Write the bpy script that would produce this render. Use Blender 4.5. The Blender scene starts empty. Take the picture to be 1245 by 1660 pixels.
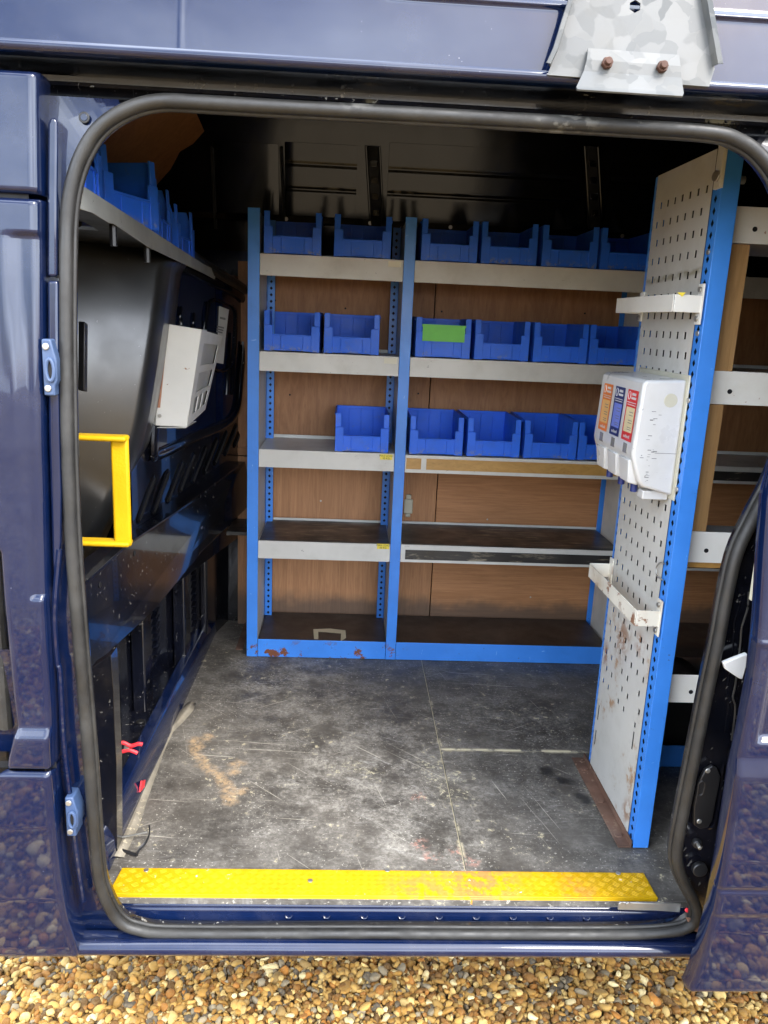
import bpy, math, random
import numpy as np
from mathutils import Vector, Matrix

random.seed(7)
RNG = np.random.default_rng(7)
sc = bpy.context.scene
COL = sc.collection

# ------------------------------------------------------------------ camera
CAM = np.array([0.0, -1.485, 1.3541])
YAW, PITCH, ROLL, FPX = 0.05181, -0.2371, -0.044463, 1287.8
def _rot(yaw, pitch, roll):
    f = np.array([math.sin(yaw)*math.cos(pitch), math.cos(yaw)*math.cos(pitch), math.sin(pitch)])
    r = np.array([math.cos(yaw), -math.sin(yaw), 0.0]); d = np.cross(f, r)
    return math.cos(roll)*r+math.sin(roll)*d, -math.sin(roll)*r+math.cos(roll)*d, f
CR, CD, CF = _rot(YAW, PITCH, ROLL)
cam_data = bpy.data.cameras.new('camera'); cam = bpy.data.objects.new('camera', cam_data); COL.objects.link(cam)
cam_data.sensor_fit = 'HORIZONTAL'; cam_data.sensor_width = 36.0; cam_data.lens = 36.0*FPX/1245.0
cam_data.clip_start = 0.02; cam_data.clip_end = 2000
m = Matrix.Identity(4)
for i in range(3):
    m[i][0] = CR[i]; m[i][1] = -CD[i]; m[i][2] = -CF[i]; m[i][3] = CAM[i]
cam.matrix_world = m
sc.camera = cam

# ------------------------------------------------------------------ sky and sun
SUN_DIR = Vector((0.55, -0.80, 1.12)).normalized()      # towards the sun: behind the photographer, high on the right
world = bpy.data.worlds.new('World'); sc.world = world; world.use_nodes = True
wt = world.node_tree; wt.nodes.clear()
def wn(t, **k):
    n = wt.nodes.new(t)
    for a, b in k.items(): setattr(n, a, b)
    return n
sky = wn('ShaderNodeTexSky', sky_type='NISHITA', sun_disc=False)
sky.sun_elevation = math.asin(SUN_DIR.z); sky.sun_rotation = math.atan2(SUN_DIR.x, SUN_DIR.y)
sky.air_density = 1.0; sky.dust_density = 2.5; sky.ozone_density = 1.0
tc = wn('ShaderNodeTexCoord'); mp = wn('ShaderNodeMapping'); mp.inputs['Scale'].default_value = (1.0, 1.0, 2.6)
nz = wn('ShaderNodeTexNoise'); nz.inputs['Scale'].default_value = 2.3; nz.inputs['Detail'].default_value = 4; nz.inputs['Roughness'].default_value = 0.45
rp = wn('ShaderNodeValToRGB'); rp.color_ramp.elements[0].position = 0.36; rp.color_ramp.elements[1].position = 0.66
mx = wn('ShaderNodeMix', data_type='RGBA'); mx.inputs['B'].default_value = (14.6, 16.0, 18.2, 1)
bg = wn('ShaderNodeBackground'); bg.inputs['Strength'].default_value = 0.15
wo = wn('ShaderNodeOutputWorld')
L = wt.links.new
L(tc.outputs['Generated'], mp.inputs['Vector']); L(mp.outputs['Vector'], nz.inputs['Vector']); L(nz.outputs['Fac'], rp.inputs['Fac'])
L(rp.outputs['Color'], mx.inputs['Factor']); L(sky.outputs['Color'], mx.inputs['A']); L(mx.outputs['Result'], bg.inputs['Color']); L(bg.outputs['Background'], wo.inputs['Surface'])
sun_d = bpy.data.lights.new('sun', 'SUN'); sun_d.energy = 1.5; sun_d.angle = math.radians(22); sun_d.color = (1.0, 0.96, 0.90)
sun = bpy.data.objects.new('sun', sun_d); COL.objects.link(sun)
sun.rotation_euler = (-SUN_DIR).to_track_quat('-Z', 'Y').to_euler(); sun.location = (1, -3, 5)
vs = sc.view_settings
vs.view_transform = 'Standard'; vs.look = 'None'; vs.gamma = 1.0; vs.use_curve_mapping = False; vs.exposure = 1.85
sc.cycles.max_bounces = 6; sc.cycles.diffuse_bounces = 4; sc.cycles.glossy_bounces = 3; sc.cycles.caustics_reflective = False; sc.cycles.caustics_refractive = False

# ------------------------------------------------------------------ survey helpers (metres; van side near y=0, cargo floor z=0)
GZ = -0.62                                              # gravel level
def ray(u, v): return CR*(u-622.5)/FPX + CD*(v-830)/FPX + CF
def at(u, v, X=None, Y=None, Z=None):
    d = ray(u, v)
    for k, val in enumerate((X, Y, Z)):
        if val is not None: return CAM + d*(val-CAM[k])/d[k]
_SZ = [-0.14, -0.09, -0.05, 0.1, 0.3, 0.5, 0.8, 1.1, 1.4, 1.76]
_SY = [0.10, 0.066, 0.058, 0.03, 0.0, -0.02, -0.035, -0.035, -0.02, 0.0]
def yk(z): return float(np.interp(z, _SZ, _SY))         # outer side of the van: y at height z
def at_skin(u, v, off=0.0):
    y = off
    for _ in range(8):
        p = at(u, v, Y=y); y = yk(p[2])+off
    return p
def bx(y): return -0.66+0.075*y+0.14*max(0.0, y-1.15)    # bulkhead: x at depth y
def bp(u, v, off=0.0):
    d = ray(u, v); lo, hi = 0.2, 8.0                      # first hit on the bulkhead face shifted by off
    for _ in range(50):
        t = (lo+hi)/2; p = CAM+d*t
        if p[0] > bx(p[1])+off: lo = t
        else: hi = t
    return CAM+d*lo

def spline(P, n=8, closed=True):
    P = [np.array(p, float) for p in P]; m_ = len(P); out = []
    for i in range(m_ if closed else m_-1):
        g = lambda j: P[j % m_] if closed else P[min(max(j, 0), m_-1)]
        a, b, c, d = g(i-1), g(i), g(i+1), g(i+2)
        for k in range(n):
            t = k/n; out.append(0.5*((2*b)+(c-a)*t+(2*a-5*b+4*c-d)*t*t+(3*b-a-3*c+d)*t**3))
    if not closed: out.append(P[-1])
    return out

# ------------------------------------------------------------------ materials
def hexlin(r, g, b): return tuple(((c/255)/12.92 if c/255 <= 0.04045 else ((c/255+0.055)/1.055)**2.4) for c in (r, g, b))
class NT:
    def __init__(s, name):
        s.m = bpy.data.materials.new(name); s.m.use_nodes = True; s.t = s.m.node_tree
        s.b = s.t.nodes['Principled BSDF']; s.tc = s.t.nodes.new('ShaderNodeTexCoord')
        s.obj = s.tc.outputs['Object']; s.cache = {}
    def n(s, t, **k):
        x = s.t.nodes.new(t)
        for a, b in k.items(): setattr(x, a, b)
        return x
    def put(s, sock, v):
        if isinstance(v, bpy.types.NodeSocket): s.t.links.new(v, sock)
        else:
            if isinstance(v, tuple) and len(v) == 3 and len(getattr(sock, 'default_value', (0,0,0))) == 4: v = v+(1,)
            sock.default_value = v
    def map(s, scale=(1,1,1), rot=(0,0,0), loc=(0,0,0), vec=None):
        x = s.n('ShaderNodeMapping'); s.put(x.inputs['Vector'], vec or s.obj)
        x.inputs['Scale'].default_value = scale; x.inputs['Rotation'].default_value = rot; x.inputs['Location'].default_value = loc
        return x.outputs['Vector']
    def noise(s, scale, detail=4, rough=0.55, vec=None, dist=0):
        x = s.n('ShaderNodeTexNoise'); s.put(x.inputs['Vector'], vec or s.obj)
        x.inputs['Scale'].default_value = scale; x.inputs['Detail'].default_value = detail; x.inputs['Roughness'].default_value = rough; x.inputs['Distortion'].default_value = dist
        return x.outputs['Fac']
    def vor(s, scale, feature='F1', vec=None, out='Distance'):
        x = s.n('ShaderNodeTexVoronoi', feature=feature); s.put(x.inputs['Vector'], vec or s.obj); x.inputs['Scale'].default_value = scale
        return x.outputs[out]
    def ramp(s, fac, p0, p1, v0=0.0, v1=1.0):
        x = s.n('ShaderNodeMapRange', interpolation_type='SMOOTHSTEP'); s.put(x.inputs['Value'], fac)
        x.inputs['From Min'].default_value = p0; x.inputs['From Max'].default_value = p1; x.inputs['To Min'].default_value = v0; x.inputs['To Max'].default_value = v1
        return x.outputs['Result']
    def math(s, op, a, b=0.0, c=0.0):
        x = s.n('ShaderNodeMath', operation=op); s.put(x.inputs[0], a); s.put(x.inputs[1], b); s.put(x.inputs[2], c)
        return x.outputs[0]
    def mul(s, *a):
        r = a[0]
        for b in a[1:]: r = s.math('MULTIPLY', r, b)
        return r
    def mx(s, *a):
        r = a[0]
        for b in a[1:]: r = s.math('MAXIMUM', r, b)
        return r
    def mix(s, fac, a, b):
        x = s.n('ShaderNodeMix', data_type='RGBA'); s.put(x.inputs['Factor'], fac); s.put(x.inputs['A'], a); s.put(x.inputs['B'], b)
        return x.outputs['Result']
    def near(s, p, r0, r1, warp=0.03, wscale=14):
        b = s.cache.get((warp, wscale))
        if b is None:
            w = s.n('ShaderNodeTexNoise'); s.put(w.inputs['Vector'], s.obj); w.inputs['Scale'].default_value = wscale; w.inputs['Detail'].default_value = 4
            a = s.n('ShaderNodeVectorMath', operation='MULTIPLY_ADD'); s.put(a.inputs[0], w.outputs['Color']); a.inputs[1].default_value = (warp*2,)*3
            a.inputs[2].default_value = (-warp,)*3
            b = s.n('ShaderNodeVectorMath', operation='ADD'); s.put(b.inputs[0], a.outputs[0]); s.put(b.inputs[1], s.obj); s.cache[(warp, wscale)] = b
        d = s.n('ShaderNodeVectorMath', operation='DISTANCE'); s.put(d.inputs[0], b.outputs[0]); d.inputs[1].default_value = tuple(p)
        return s.ramp(d.outputs['Value'], r1, r0)
    def scratch(s, scale, rot, thr=0.66, along=0.025):
        v = s.map((scale*along, scale, scale), vec=s.map((1, 1, 1), rot))
        return s.ramp(s.noise(1.0, 3, 0.6, v, 0.3), thr, thr+0.03)
    def bump(s, h, strength=0.2, dist=0.002, normal=None):
        x = s.n('ShaderNodeBump'); x.inputs['Strength'].default_value = strength; x.inputs['Distance'].default_value = dist
        s.put(x.inputs['Height'], h)
        if normal is not None: s.put(x.inputs['Normal'], normal)
        return x.outputs['Normal']
    def fin(s, color, rough=0.5, metal=0.0, coat=0.0, normal=None, spec=0.5, coat_rough=0.03):
        i = s.b.inputs
        s.put(i['Base Color'], color); s.put(i['Roughness'], rough); s.put(i['Metallic'], metal); s.put(i['Coat Weight'], coat)
        i['Coat Roughness'].default_value = coat_rough; s.put(i['Specular IOR Level'], spec)
        if normal is not None: s.put(i['Normal'], normal)
        return s.m
def paint(name, base, rough=0.35, coat=0.0, chip=None, chip_amt=0.0, var=0.12, dirt=None, dirt_amt=0.3, spec=0.5, orange=0.0, cs=30):
    """painted or moulded surface: slight colour drift, dusty film, chips and hairline scratches"""
    k = NT(name)
    n1 = k.noise(6, 5); dark = tuple(c*(1-var) for c in base); lite = tuple(min(1, c*(1+var)) for c in base)
    c = k.mix(k.ramp(n1, 0.3, 0.7), dark, lite)
    if dirt is not None:
        d = k.mul(k.ramp(k.noise(3.2, 8, 0.65), 0.45, 0.75), dirt_amt); c = k.mix(d, c, dirt)
    if chip is not None:
        ch = k.mul(k.ramp(k.noise(cs, 6, 0.6), 0.70-chip_amt*0.2, 0.73-chip_amt*0.2), k.ramp(k.noise(4.5, 2), 0.48, 0.6))
        sc_ = k.mx(k.scratch(90, (0.3, 0.5, 0.7), 0.72), k.scratch(110, (1.2, 0.2, 2.1), 0.73))
        c = k.mix(k.mx(ch, k.mul(sc_, 0.6)), c, chip)
    r = k.ramp(k.noise(11, 6, 0.6), 0.25, 0.8, rough*0.8, min(1, rough*1.3))
    nrm = k.bump(k.noise(260, 2), orange, 0.0006) if orange else None
    return k.fin(c, r, 0, coat, nrm, spec)

NAVY = hexlin(34, 48, 110)
def car_paint():
    k = NT('navy_car_paint')
    c = k.mix(k.ramp(k.noise(3, 3), 0.3, 0.7), (0.0018, 0.0060, 0.028), (0.0024, 0.0078, 0.034))
    dust = k.mul(k.ramp(k.noise(5, 6, 0.7), 0.42, 0.8), 0.05)
    c = k.mix(dust, c, (0.30, 0.29, 0.28))
    spk = k.mul(k.ramp(k.vor(70), 0.05, 0.03), k.ramp(k.noise(9, 2), 0.55, 0.62))
    c = k.mix(spk, c, (0.45, 0.44, 0.42))
    nrm = k.bump(k.noise(6, 1), 0.03, 0.003)
    return k.fin(c, k.ramp(k.noise(12, 6), 0.3, 0.8, 0.12, 0.24), 0.0, 1.0, nrm, 0.15, 0.03)
M_NAVY = car_paint()
def inner_paint():
    k = NT('dark_inner_van_paint')
    c = k.mix(k.ramp(k.noise(2.2, 3), 0.35, 0.65), (0.003, 0.0033, 0.005), (0.0045, 0.0055, 0.011))
    scr = k.mul(k.mx(k.scratch(80, (0.2, 0.9, 0.4), 0.67, 0.03), k.scratch(95, (0.9, 0.1, 1.3), 0.68, 0.03)), k.ramp(k.noise(4, 2), 0.42, 0.56))
    chip = k.mul(k.ramp(k.noise(48, 5, 0.65), 0.655, 0.675), k.ramp(k.noise(4.5, 3), 0.47, 0.58))
    dust = k.mul(k.ramp(k.noise(6, 8, 0.7), 0.45, 0.85), 0.10)
    c = k.mix(dust, c, (0.16, 0.13, 0.10)); c = k.mix(k.mul(k.mx(k.mul(scr, 0.6), chip), 0.8), c, (0.30, 0.29, 0.26))
    gm = k.mul(k.mx(k.near((0.66, 0.05, 1.735), 0.01, 0.07, 0.03, 18), k.near((0.02, 0.06, 1.735), 0.0, 0.03, 0.03, 18)), k.ramp(k.noise(40, 6, 0.7), 0.42, 0.54)); c = k.mix(k.mul(gm, 0.85), c, (0.20, 0.17, 0.10))
    return k.fin(c, k.ramp(k.noise(8, 6), 0.3, 0.8, 0.12, 0.26), 0.0, 0.5, k.bump(k.noise(9, 3), 0.12, 0.006), 0.5)
M_INNER = inner_paint()
M_GLOSS = paint('glossy_dark_wall_paint', (0.003, 0.0032, 0.004), 0.14, 0.0, None, 0, 0.2, spec=0.32)
M_SATIN = paint('satin_black_moulding', (0.013, 0.0135, 0.014), 0.36, 0.55, (0.16, 0.16, 0.16), 0.0, 0.2, (0.05, 0.05, 0.05), 0.3, 0.8); M_SATIN.node_tree.nodes['Principled BSDF'].inputs['Coat Roughness'].default_value = 0.22
M_BLACK = paint('black_plastic', (0.010, 0.010, 0.011), 0.4, 0, None, 0, 0.2, (0.1, 0.1, 0.1), 0.15)
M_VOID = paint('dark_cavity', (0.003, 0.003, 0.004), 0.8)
def rubber():
    k = NT('weathered_rubber_seal')
    c = k.mix(k.ramp(k.noise(9, 8, 0.65), 0.35, 0.7), (0.011, 0.0107, 0.010), (0.028, 0.027, 0.0245))
    sc_ = k.mx(k.mul(k.ramp(k.noise(55, 7, 0.7), 0.62, 0.72), k.ramp(k.noise(5, 3), 0.5, 0.62)),
               k.mul(k.near((0.0, 0.03, 1.74), 0.02, 0.05), k.ramp(k.noise(60, 6), 0.4, 0.55)), k.mul(k.near((0.37, 0.03, 1.73), 0.03, 0.08), k.ramp(k.noise(60, 6), 0.48, 0.6)))
    c = k.mix(k.mul(sc_, 0.75), c, (0.12, 0.117, 0.105))
    dk = k.mul(k.ramp(k.noise(3, 4), 0.52, 0.7), 0.5); c = k.mix(dk, c, (0.018, 0.017, 0.016))
    return k.fin(c, k.ramp(k.noise(20, 5), 0.3, 0.7, 0.42, 0.7), 0, 0, k.bump(k.noise(180, 4), 0.25, 0.001))
M_RUBBER = rubber()
def yellow(rusty):
    k = NT('yellow_tread_paint' if rusty else 'yellow_handle_paint')
    c = k.mix(k.ramp(k.noise(8, 5), 0.3, 0.7), (0.45, 0.262, 0.003), (0.50, 0.305, 0.005))
    if rusty:
        r1 = k.mul(k.mx(k.near((0.36, 0.2, 0.0), 0.03, 0.17, 0.05), k.mul(k.near((0.22, 0.17, 0), 0.0, 0.14, 0.05), 0.9), k.mul(k.near((0.60, 0.18, 0), 0.0, 0.07, 0.05), 0.7)), k.ramp(k.noise(38, 7, 0.7), 0.42, 0.52))
        c = k.mix(k.mul(r1, 0.85), c, (0.42, 0.17, 0.06))
        w = k.mul(k.ramp(k.noise(70, 5), 0.66, 0.70), k.ramp(k.noise(7, 2), 0.5, 0.6)); c = k.mix(w, c, (0.62, 0.60, 0.55))
        dd = k.mul(k.ramp(k.noise(22, 7, 0.7), 0.55, 0.8), 0.25); c = k.mix(dd, c, (0.35, 0.25, 0.08))
    else:
        w = k.ramp(k.noise(60, 4), 0.72, 0.74); c = k.mix(w, c, (0.5, 0.45, 0.3))
    return k.fin(c, 0.45, 0, 0.0, k.bump(k.vor(180) if not rusty else k.noise(120, 4), 0.3, 0.001), 0.22)
M_TREAD, M_YELLOW = yellow(True), yellow(False)
def rack_blue():
    k = NT('blue_rack_paint')
    c = k.mix(k.ramp(k.noise(5, 5), 0.3, 0.7), (0.040, 0.205, 0.66), (0.050, 0.245, 0.76))
    d = k.mul(k.ramp(k.noise(14, 8, 0.7), 0.5, 0.8), 0.18); c = k.mix(d, c, (0.03, 0.12, 0.33))
    hl = k.mx(k.scratch(80, (0, 1.5, 0.2), 0.71), k.scratch(60, (0.1, 0.1, 0.3), 0.72)); c = k.mix(k.mul(hl, 0.75), c, (0.25, 0.48, 0.85))
    ch = k.mul(k.ramp(k.noise(75, 4, 0.7), 0.66, 0.68), k.ramp(k.noise(7, 3), 0.48, 0.58)); c = k.mix(k.mul(ch, 0.7), c, (0.06, 0.07, 0.09))
    g = k.n('ShaderNodeSeparateXYZ'); k.put(g.inputs[0], k.obj)
    low = k.mul(k.ramp(g.outputs['Z'], 0.085, 0.035), k.ramp(g.outputs['X'], 0.30, 0.20))
    rust = k.mul(low, k.ramp(k.noise(22, 7, 0.65), 0.57, 0.60)); c = k.mix(rust, c, (0.16, 0.055, 0.025))
    return k.fin(c, k.ramp(k.noise(9, 5), 0.3, 0.8, 0.30, 0.48), 0, 0.0, k.bump(k.noise(200, 2), 0.06, 0.001))
M_BLUE = rack_blue()
def rack_grey(name, rusty):
    k = NT(name)
    c = k.mix(k.ramp(k.noise(4, 5), 0.3, 0.7), (0.49, 0.48, 0.445) if rusty else (0.55, 0.542, 0.505), (0.56, 0.55, 0.51) if rusty else (0.63, 0.62, 0.58))
    d = k.mul(k.ramp(k.noise(9, 6, 0.7), 0.42, 0.80), 0.42 if rusty else 0.32); c = k.mix(d, c, (0.34, 0.32, 0.27))
    s1 = k.mul(k.mx(k.scratch(90, (0.05, 0.1, 0.15), 0.70), k.scratch(75, (0.3, 0.4, -0.5), 0.71)), k.ramp(k.noise(3, 2), 0.45, 0.6)); c = k.mix(k.mul(s1, 0.8), c, (0.12, 0.11, 0.10))
    if rusty:
        g = k.n('ShaderNodeSeparateXYZ'); k.put(g.inputs[0], k.obj)
        lo = k.ramp(g.outputs['Z'], 0.78, 0.35)
        r1 = k.mul(lo, k.ramp(k.noise(9, 8, 0.72), 0.56, 0.66)); c = k.mix(k.mul(r1, 0.85), c, (0.33, 0.175, 0.07))
        r2 = k.mul(k.mx(k.near((0.806, 0.60, 0.50), 0.0, 0.09, 0.04), k.near((0.806, 0.41, 0.07), 0.0, 0.06, 0.03), k.near((0.806, 0.72, 0.4), 0.0, 0.06, 0.05), k.near((0.806, 0.47, 0.54), 0.0, 0.05, 0.03)), k.ramp(k.noise(34, 7, 0.7), 0.44, 0.54)); c = k.mix(r2, c, (0.25, 0.115, 0.042))
        ln = k.mul(k.ramp(k.math('ABSOLUTE', k.math('SUBTRACT', k.math('ADD', g.outputs['Z'], k.mul(g.outputs['Y'], 0.04)), 1.513)), 0.012, 0.002), k.ramp(k.noise(30, 5), 0.4, 0.6)); c = k.mix(k.mul(ln, 0.7), c, (0.20, 0.17, 0.09))
    return k.fin(c, k.ramp(k.noise(9, 5), 0.3, 0.8, 0.34, 0.55))
M_GREY, M_PERF = rack_grey('light_grey_shelf_paint', False), rack_grey('worn_grey_perforated_steel', True)
M_RUST = paint('brown_rust', (0.12, 0.062, 0.040), 0.8, 0, (0.24, 0.16, 0.11), 0.6, 0.35, (0.22, 0.165, 0.13), 0.7, cs=60)
M_NUT = paint('rusty_nut', (0.060, 0.022, 0.010), 0.6, 0, (0.12, 0.06, 0.03), 0.5, 0.3)
M_WHITE = paint('white_plastic', (0.62, 0.62, 0.61), 0.32, 0.15, (0.18, 0.18, 0.18), 0.0, 0.03, (0.36, 0.33, 0.26), 0.30)
M_CREAM = paint('yellowed_plastic', (0.50, 0.48, 0.38), 0.4)
M_ENAMEL = paint('white_enamel_steel', (0.78, 0.77, 0.72), 0.40, 0, (0.30, 0.13, 0.05), 0.1, 0.04, (0.5, 0.42, 0.28), 0.35)
M_WBRK = paint('chipped_white_steel', (0.74, 0.73, 0.68), 0.42, 0, (0.10, 0.07, 0.05), 0.25, 0.05, (0.5, 0.4, 0.25), 0.35, cs=22)
M_RBRK = paint('rust_eaten_white_steel', (0.70, 0.67, 0.58), 0.5, 0, (0.22, 0.09, 0.035), 0.65, 0.08, (0.42, 0.28, 0.14), 0.8, cs=20)
def bin_plastic():
    k = NT('blue_bin_plastic')
    oi = k.n('ShaderNodeObjectInfo'); c = k.mix(oi.outputs['Random'], (0.020, 0.130, 0.70), (0.028, 0.155, 0.82))
    g = k.n('ShaderNodeSeparateXYZ'); k.put(g.inputs[0], k.obj)
    off = k.n('ShaderNodeVectorMath', operation='MULTIPLY_ADD'); k.put(off.inputs[0], oi.outputs['Location']); off.inputs[1].default_value = (3.1, 1.7, 2.3); k.put(off.inputs[2], k.obj); v = off.outputs[0]
    c = k.mix(k.mul(k.ramp(k.noise(13, 6, 0.7, v), 0.46, 0.75), 0.30), c, (0.045, 0.10, 0.36))
    scf = k.mul(k.ramp(k.noise(60, 4, 0.7, v), 0.50, 0.62), k.ramp(g.outputs['Z'], 0.030, 0.006), k.ramp(k.noise(9, 2, 0.5, v), 0.42, 0.55)); c = k.mix(k.mul(scf, 0.7), c, (0.22, 0.24, 0.33))
    dst = k.mul(k.ramp(k.noise(34, 6, 0.75, v), 0.56, 0.70), 0.30); c = k.mix(dst, c, (0.10, 0.14, 0.34))
    return k.fin(c, k.ramp(k.noise(12, 4, 0.6, v), 0.3, 0.8, 0.34, 0.58), 0, 0, k.bump(k.noise(120, 2, 0.5, v), 0.05, 0.001), 0.28)
M_BIN = bin_plastic()
M_GREEN = paint('green_card', (0.20, 0.62, 0.13), 0.7)
M_LABEL = paint('cream_label', (0.72, 0.69, 0.56), 0.6)
M_YLAB = paint('yellow_label', (0.82, 0.66, 0.06), 0.5)
M_INK = paint('dark_ink', (0.05, 0.045, 0.03), 0.6)
def wood(name, a, b, scale=(1.2, 1.2, 14), rough=0.6, sat=1.0, fine=60, stain=None):
    k = NT(name)
    v = k.map(scale); g = k.noise(3.0, 6, 0.6, v, 1.6); v2 = k.map(tuple(s*2.6 for s in scale)); f = k.noise(fine/10, 4, 0.6, v2)
    c = k.mix(k.ramp(g, 0.3, 0.72), a, b); c = k.mix(k.mul(k.ramp(f, 0.5, 0.75), 0.4), c, tuple(x*0.55 for x in a))
    c = k.mix(k.mul(k.ramp(k.noise(2.0, 5), 0.45, 0.75), 0.3), c, tuple(x*0.6 for x in b))
    if stain:
        z = k.n('ShaderNodeSeparateXYZ'); k.put(z.inputs[0], k.obj)
        st = k.mul(k.ramp(k.math('ADD', z.outputs['Z'], k.mul(k.noise(7, 5), 0.14)), 0.24, 0.17), 0.75); c = k.mix(st, c, (0.06, 0.05, 0.04))
    return k.fin(c, rough, 0, 0, k.bump(g, 0.1, 0.002))
M_PLY = wood('red_brown_plywood', (0.26, 0.115, 0.045), (0.37, 0.175, 0.073), (9, 9, 1.4))
M_PLYV = wood('warm_plywood_upright_grain', (0.36, 0.165, 0.068), (0.49, 0.242, 0.108), (16, 16, 0.9), stain=True)
M_PLYH = wood('warm_plywood_level_grain', (0.36, 0.158, 0.060), (0.49, 0.232, 0.097), (0.9, 0.9, 18), stain=True)
M_BATTEN = wood('orange_pine_batten', (0.36, 0.20, 0.075), (0.46, 0.27, 0.11), (14, 14, 0.9))
M_AMBER = wood('amber_edge_strip', (0.40, 0.215, 0.055), (0.50, 0.285, 0.08), (3, 3, 9), 0.45)
def blackboard(name):
    k = NT(name)
    c = k.mix(k.ramp(k.noise(5, 6), 0.3, 0.7), (0.018, 0.017, 0.016), (0.035, 0.032, 0.030))
    v = k.map((3.2, 22, 22)); s = k.ramp(k.noise(2.2, 7, 0.7, v, 0.5), 0.52, 0.66)
    c = k.mix(k.mul(s, k.ramp(k.noise(2.2, 3), 0.42, 0.62), 0.75), c, (0.36, 0.31, 0.22))
    return k.fin(c, k.ramp(k.noise(8, 4), 0.3, 0.7, 0.28, 0.5))
M_SHELFTOP = blackboard('worn_black_shelf_lining')
M_BASETOP = paint('brown_black_base_board', (0.034, 0.024, 0.019), 0.45, 0, (0.2, 0.16, 0.11), 0.0, 0.25, (0.13, 0.10, 0.08), 0.4)
def floor_mat():
    k = NT('scuffed_black_phenolic_floor')
    c = k.mix(k.ramp(k.noise(3.5, 5, 0.6), 0.3, 0.7), (0.042, 0.037, 0.031), (0.108, 0.096, 0.080))
    big = k.mx(k.near((0.10, 0.70, 0), 0.05, 0.55, 0.12, 6), k.mul(k.near((-0.15, 1.25, 0), 0.0, 0.42, 0.12, 6), 0.9), k.mul(k.near((0.22, 0.38, 0), 0.0, 0.28, 0.12, 6), 1.0), k.mul(k.near((0.6, 1.15, 0), 0, 0.45, 0.12, 6), 0.55))
    grit = k.ramp(k.noise(85, 5, 0.8), 0.36, 0.62)
    film = k.mul(k.math('ADD', k.mul(big, 0.55), 0.38), k.ramp(k.noise(9, 7, 0.78), 0.38, 0.66), k.math('ADD', k.mul(grit, 0.75), 0.25), 0.85); c = k.mix(film, c, (0.43, 0.405, 0.355))
    sw = k.map((5, 26, 1), vec=k.map((1, 1, 1), (0, 0, 0.55))); smear = k.mul(big, k.ramp(k.noise(1.6, 6, 0.75, sw, 0.6), 0.56, 0.68), k.math('ADD', k.mul(grit, 0.6), 0.4), 0.5); c = k.mix(smear, c, (0.52, 0.51, 0.47))
    rows_ = k.map((18, 130, 1)); fr_ = k.mul(k.ramp(k.noise(1.0, 4, 0.7, rows_), 0.52, 0.68), k.ramp(k.noise(3, 3), 0.38, 0.62), 0.40); c = k.mix(fr_, c, (0.30, 0.29, 0.27))
    dk = k.mul(k.ramp(k.noise(5.5, 5, 0.7), 0.56, 0.70), 0.55); c = k.mix(dk, c, (0.028, 0.026, 0.024))
    mask = k.ramp(k.noise(4.2, 3), 0.47, 0.60)
    chips = k.mul(k.ramp(k.noise(36, 6, 0.75), 0.60, 0.62), mask); c = k.mix(k.mul(chips, 0.9), c, (0.50, 0.44, 0.28))
    fine = k.mul(k.ramp(k.noise(130, 3, 0.6), 0.62, 0.66), k.ramp(k.noise(6, 3), 0.36, 0.6)); c = k.mix(k.mul(fine, 0.75), c, (0.52, 0.49, 0.42))
    s = k.mx(k.scratch(105, (0, 0, 0.75), 0.695, 0.012), k.scratch(120, (0, 0, -0.55), 0.70, 0.012), k.scratch(95, (0, 0, 0.10), 0.69, 0.014), k.scratch(110, (0, 0, 1.3), 0.705, 0.012))
    c = k.mix(k.mul(s, 0.6), c, (0.55, 0.51, 0.42))
    P = spline([at(u, v, Z=0) for u, v in ((314, 1200), (320, 1222), (338, 1244), (360, 1262), (370, 1282), (374, 1298))], 3, False)+[at(u, v, Z=0) for u, v in ((384, 1238), (376, 1250), (392, 1284), (335, 1196))]
    tr = k.mx(*[k.near(p, 0.0, 0.034, 0.03, 22) for p in P])
    c = k.mix(k.mul(tr, k.ramp(k.noise(70, 5, 0.75), 0.36, 0.56), 0.9), c, (0.42, 0.29, 0.16))
    P = [at(u, v, Z=0) for u, v in ((545, 1248), (575, 1244), (600, 1255), (692, 1240), (705, 1262), (722, 1285), (733, 1262), (755, 1288))]
    cr = k.mx(*[k.near(p, 0.0, 0.055, 0.03, 22) for p in P]); c = k.mix(k.mul(cr, k.ramp(k.noise(55, 6, 0.75), 0.54, 0.58), 0.9), c, (0.60, 0.55, 0.37))
    P = [at(u, v, Z=0) for u, v in ((678, 1292), (698, 1390), (762, 1398), (680, 1370), (740, 1380))]
    pk = k.mx(*[k.near(p, 0.0, 0.032, 0.03, 22) for p in P]); c = k.mix(k.mul(pk, k.ramp(k.noise(60, 5, 0.7), 0.50, 0.55), 0.75), c, (0.42, 0.21, 0.16))
    P = [at(u, v, Z=0) for u, v in ((888, 1252), (913, 1266), (945, 1295))]
    oil = k.mx(*[k.near(p, 0.01, 0.04, 0.03, 22) for p in P]); c = k.mix(k.mul(oil, 0.85), c, (0.012, 0.012, 0.012))
    # worn, pale edges along the joints between the boards
    g = k.n('ShaderNodeSeparateXYZ'); k.put(g.inputs[0], k.obj)
    e1 = k.mul(k.ramp(k.math('ABSOLUTE', k.math('SUBTRACT', g.outputs['X'], 0.339)), 0.012, 0.002), k.ramp(k.noise(16, 5, 0.7), 0.52, 0.62), 0.7)
    e2 = k.mul(k.ramp(k.math('ABSOLUTE', k.math('SUBTRACT', g.outputs['Y'], 0.842)), 0.016, 0.004), k.ramp(g.outputs['X'], 0.32, 0.36), k.ramp(k.noise(16, 5, 0.7), 0.40, 0.54))
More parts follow.
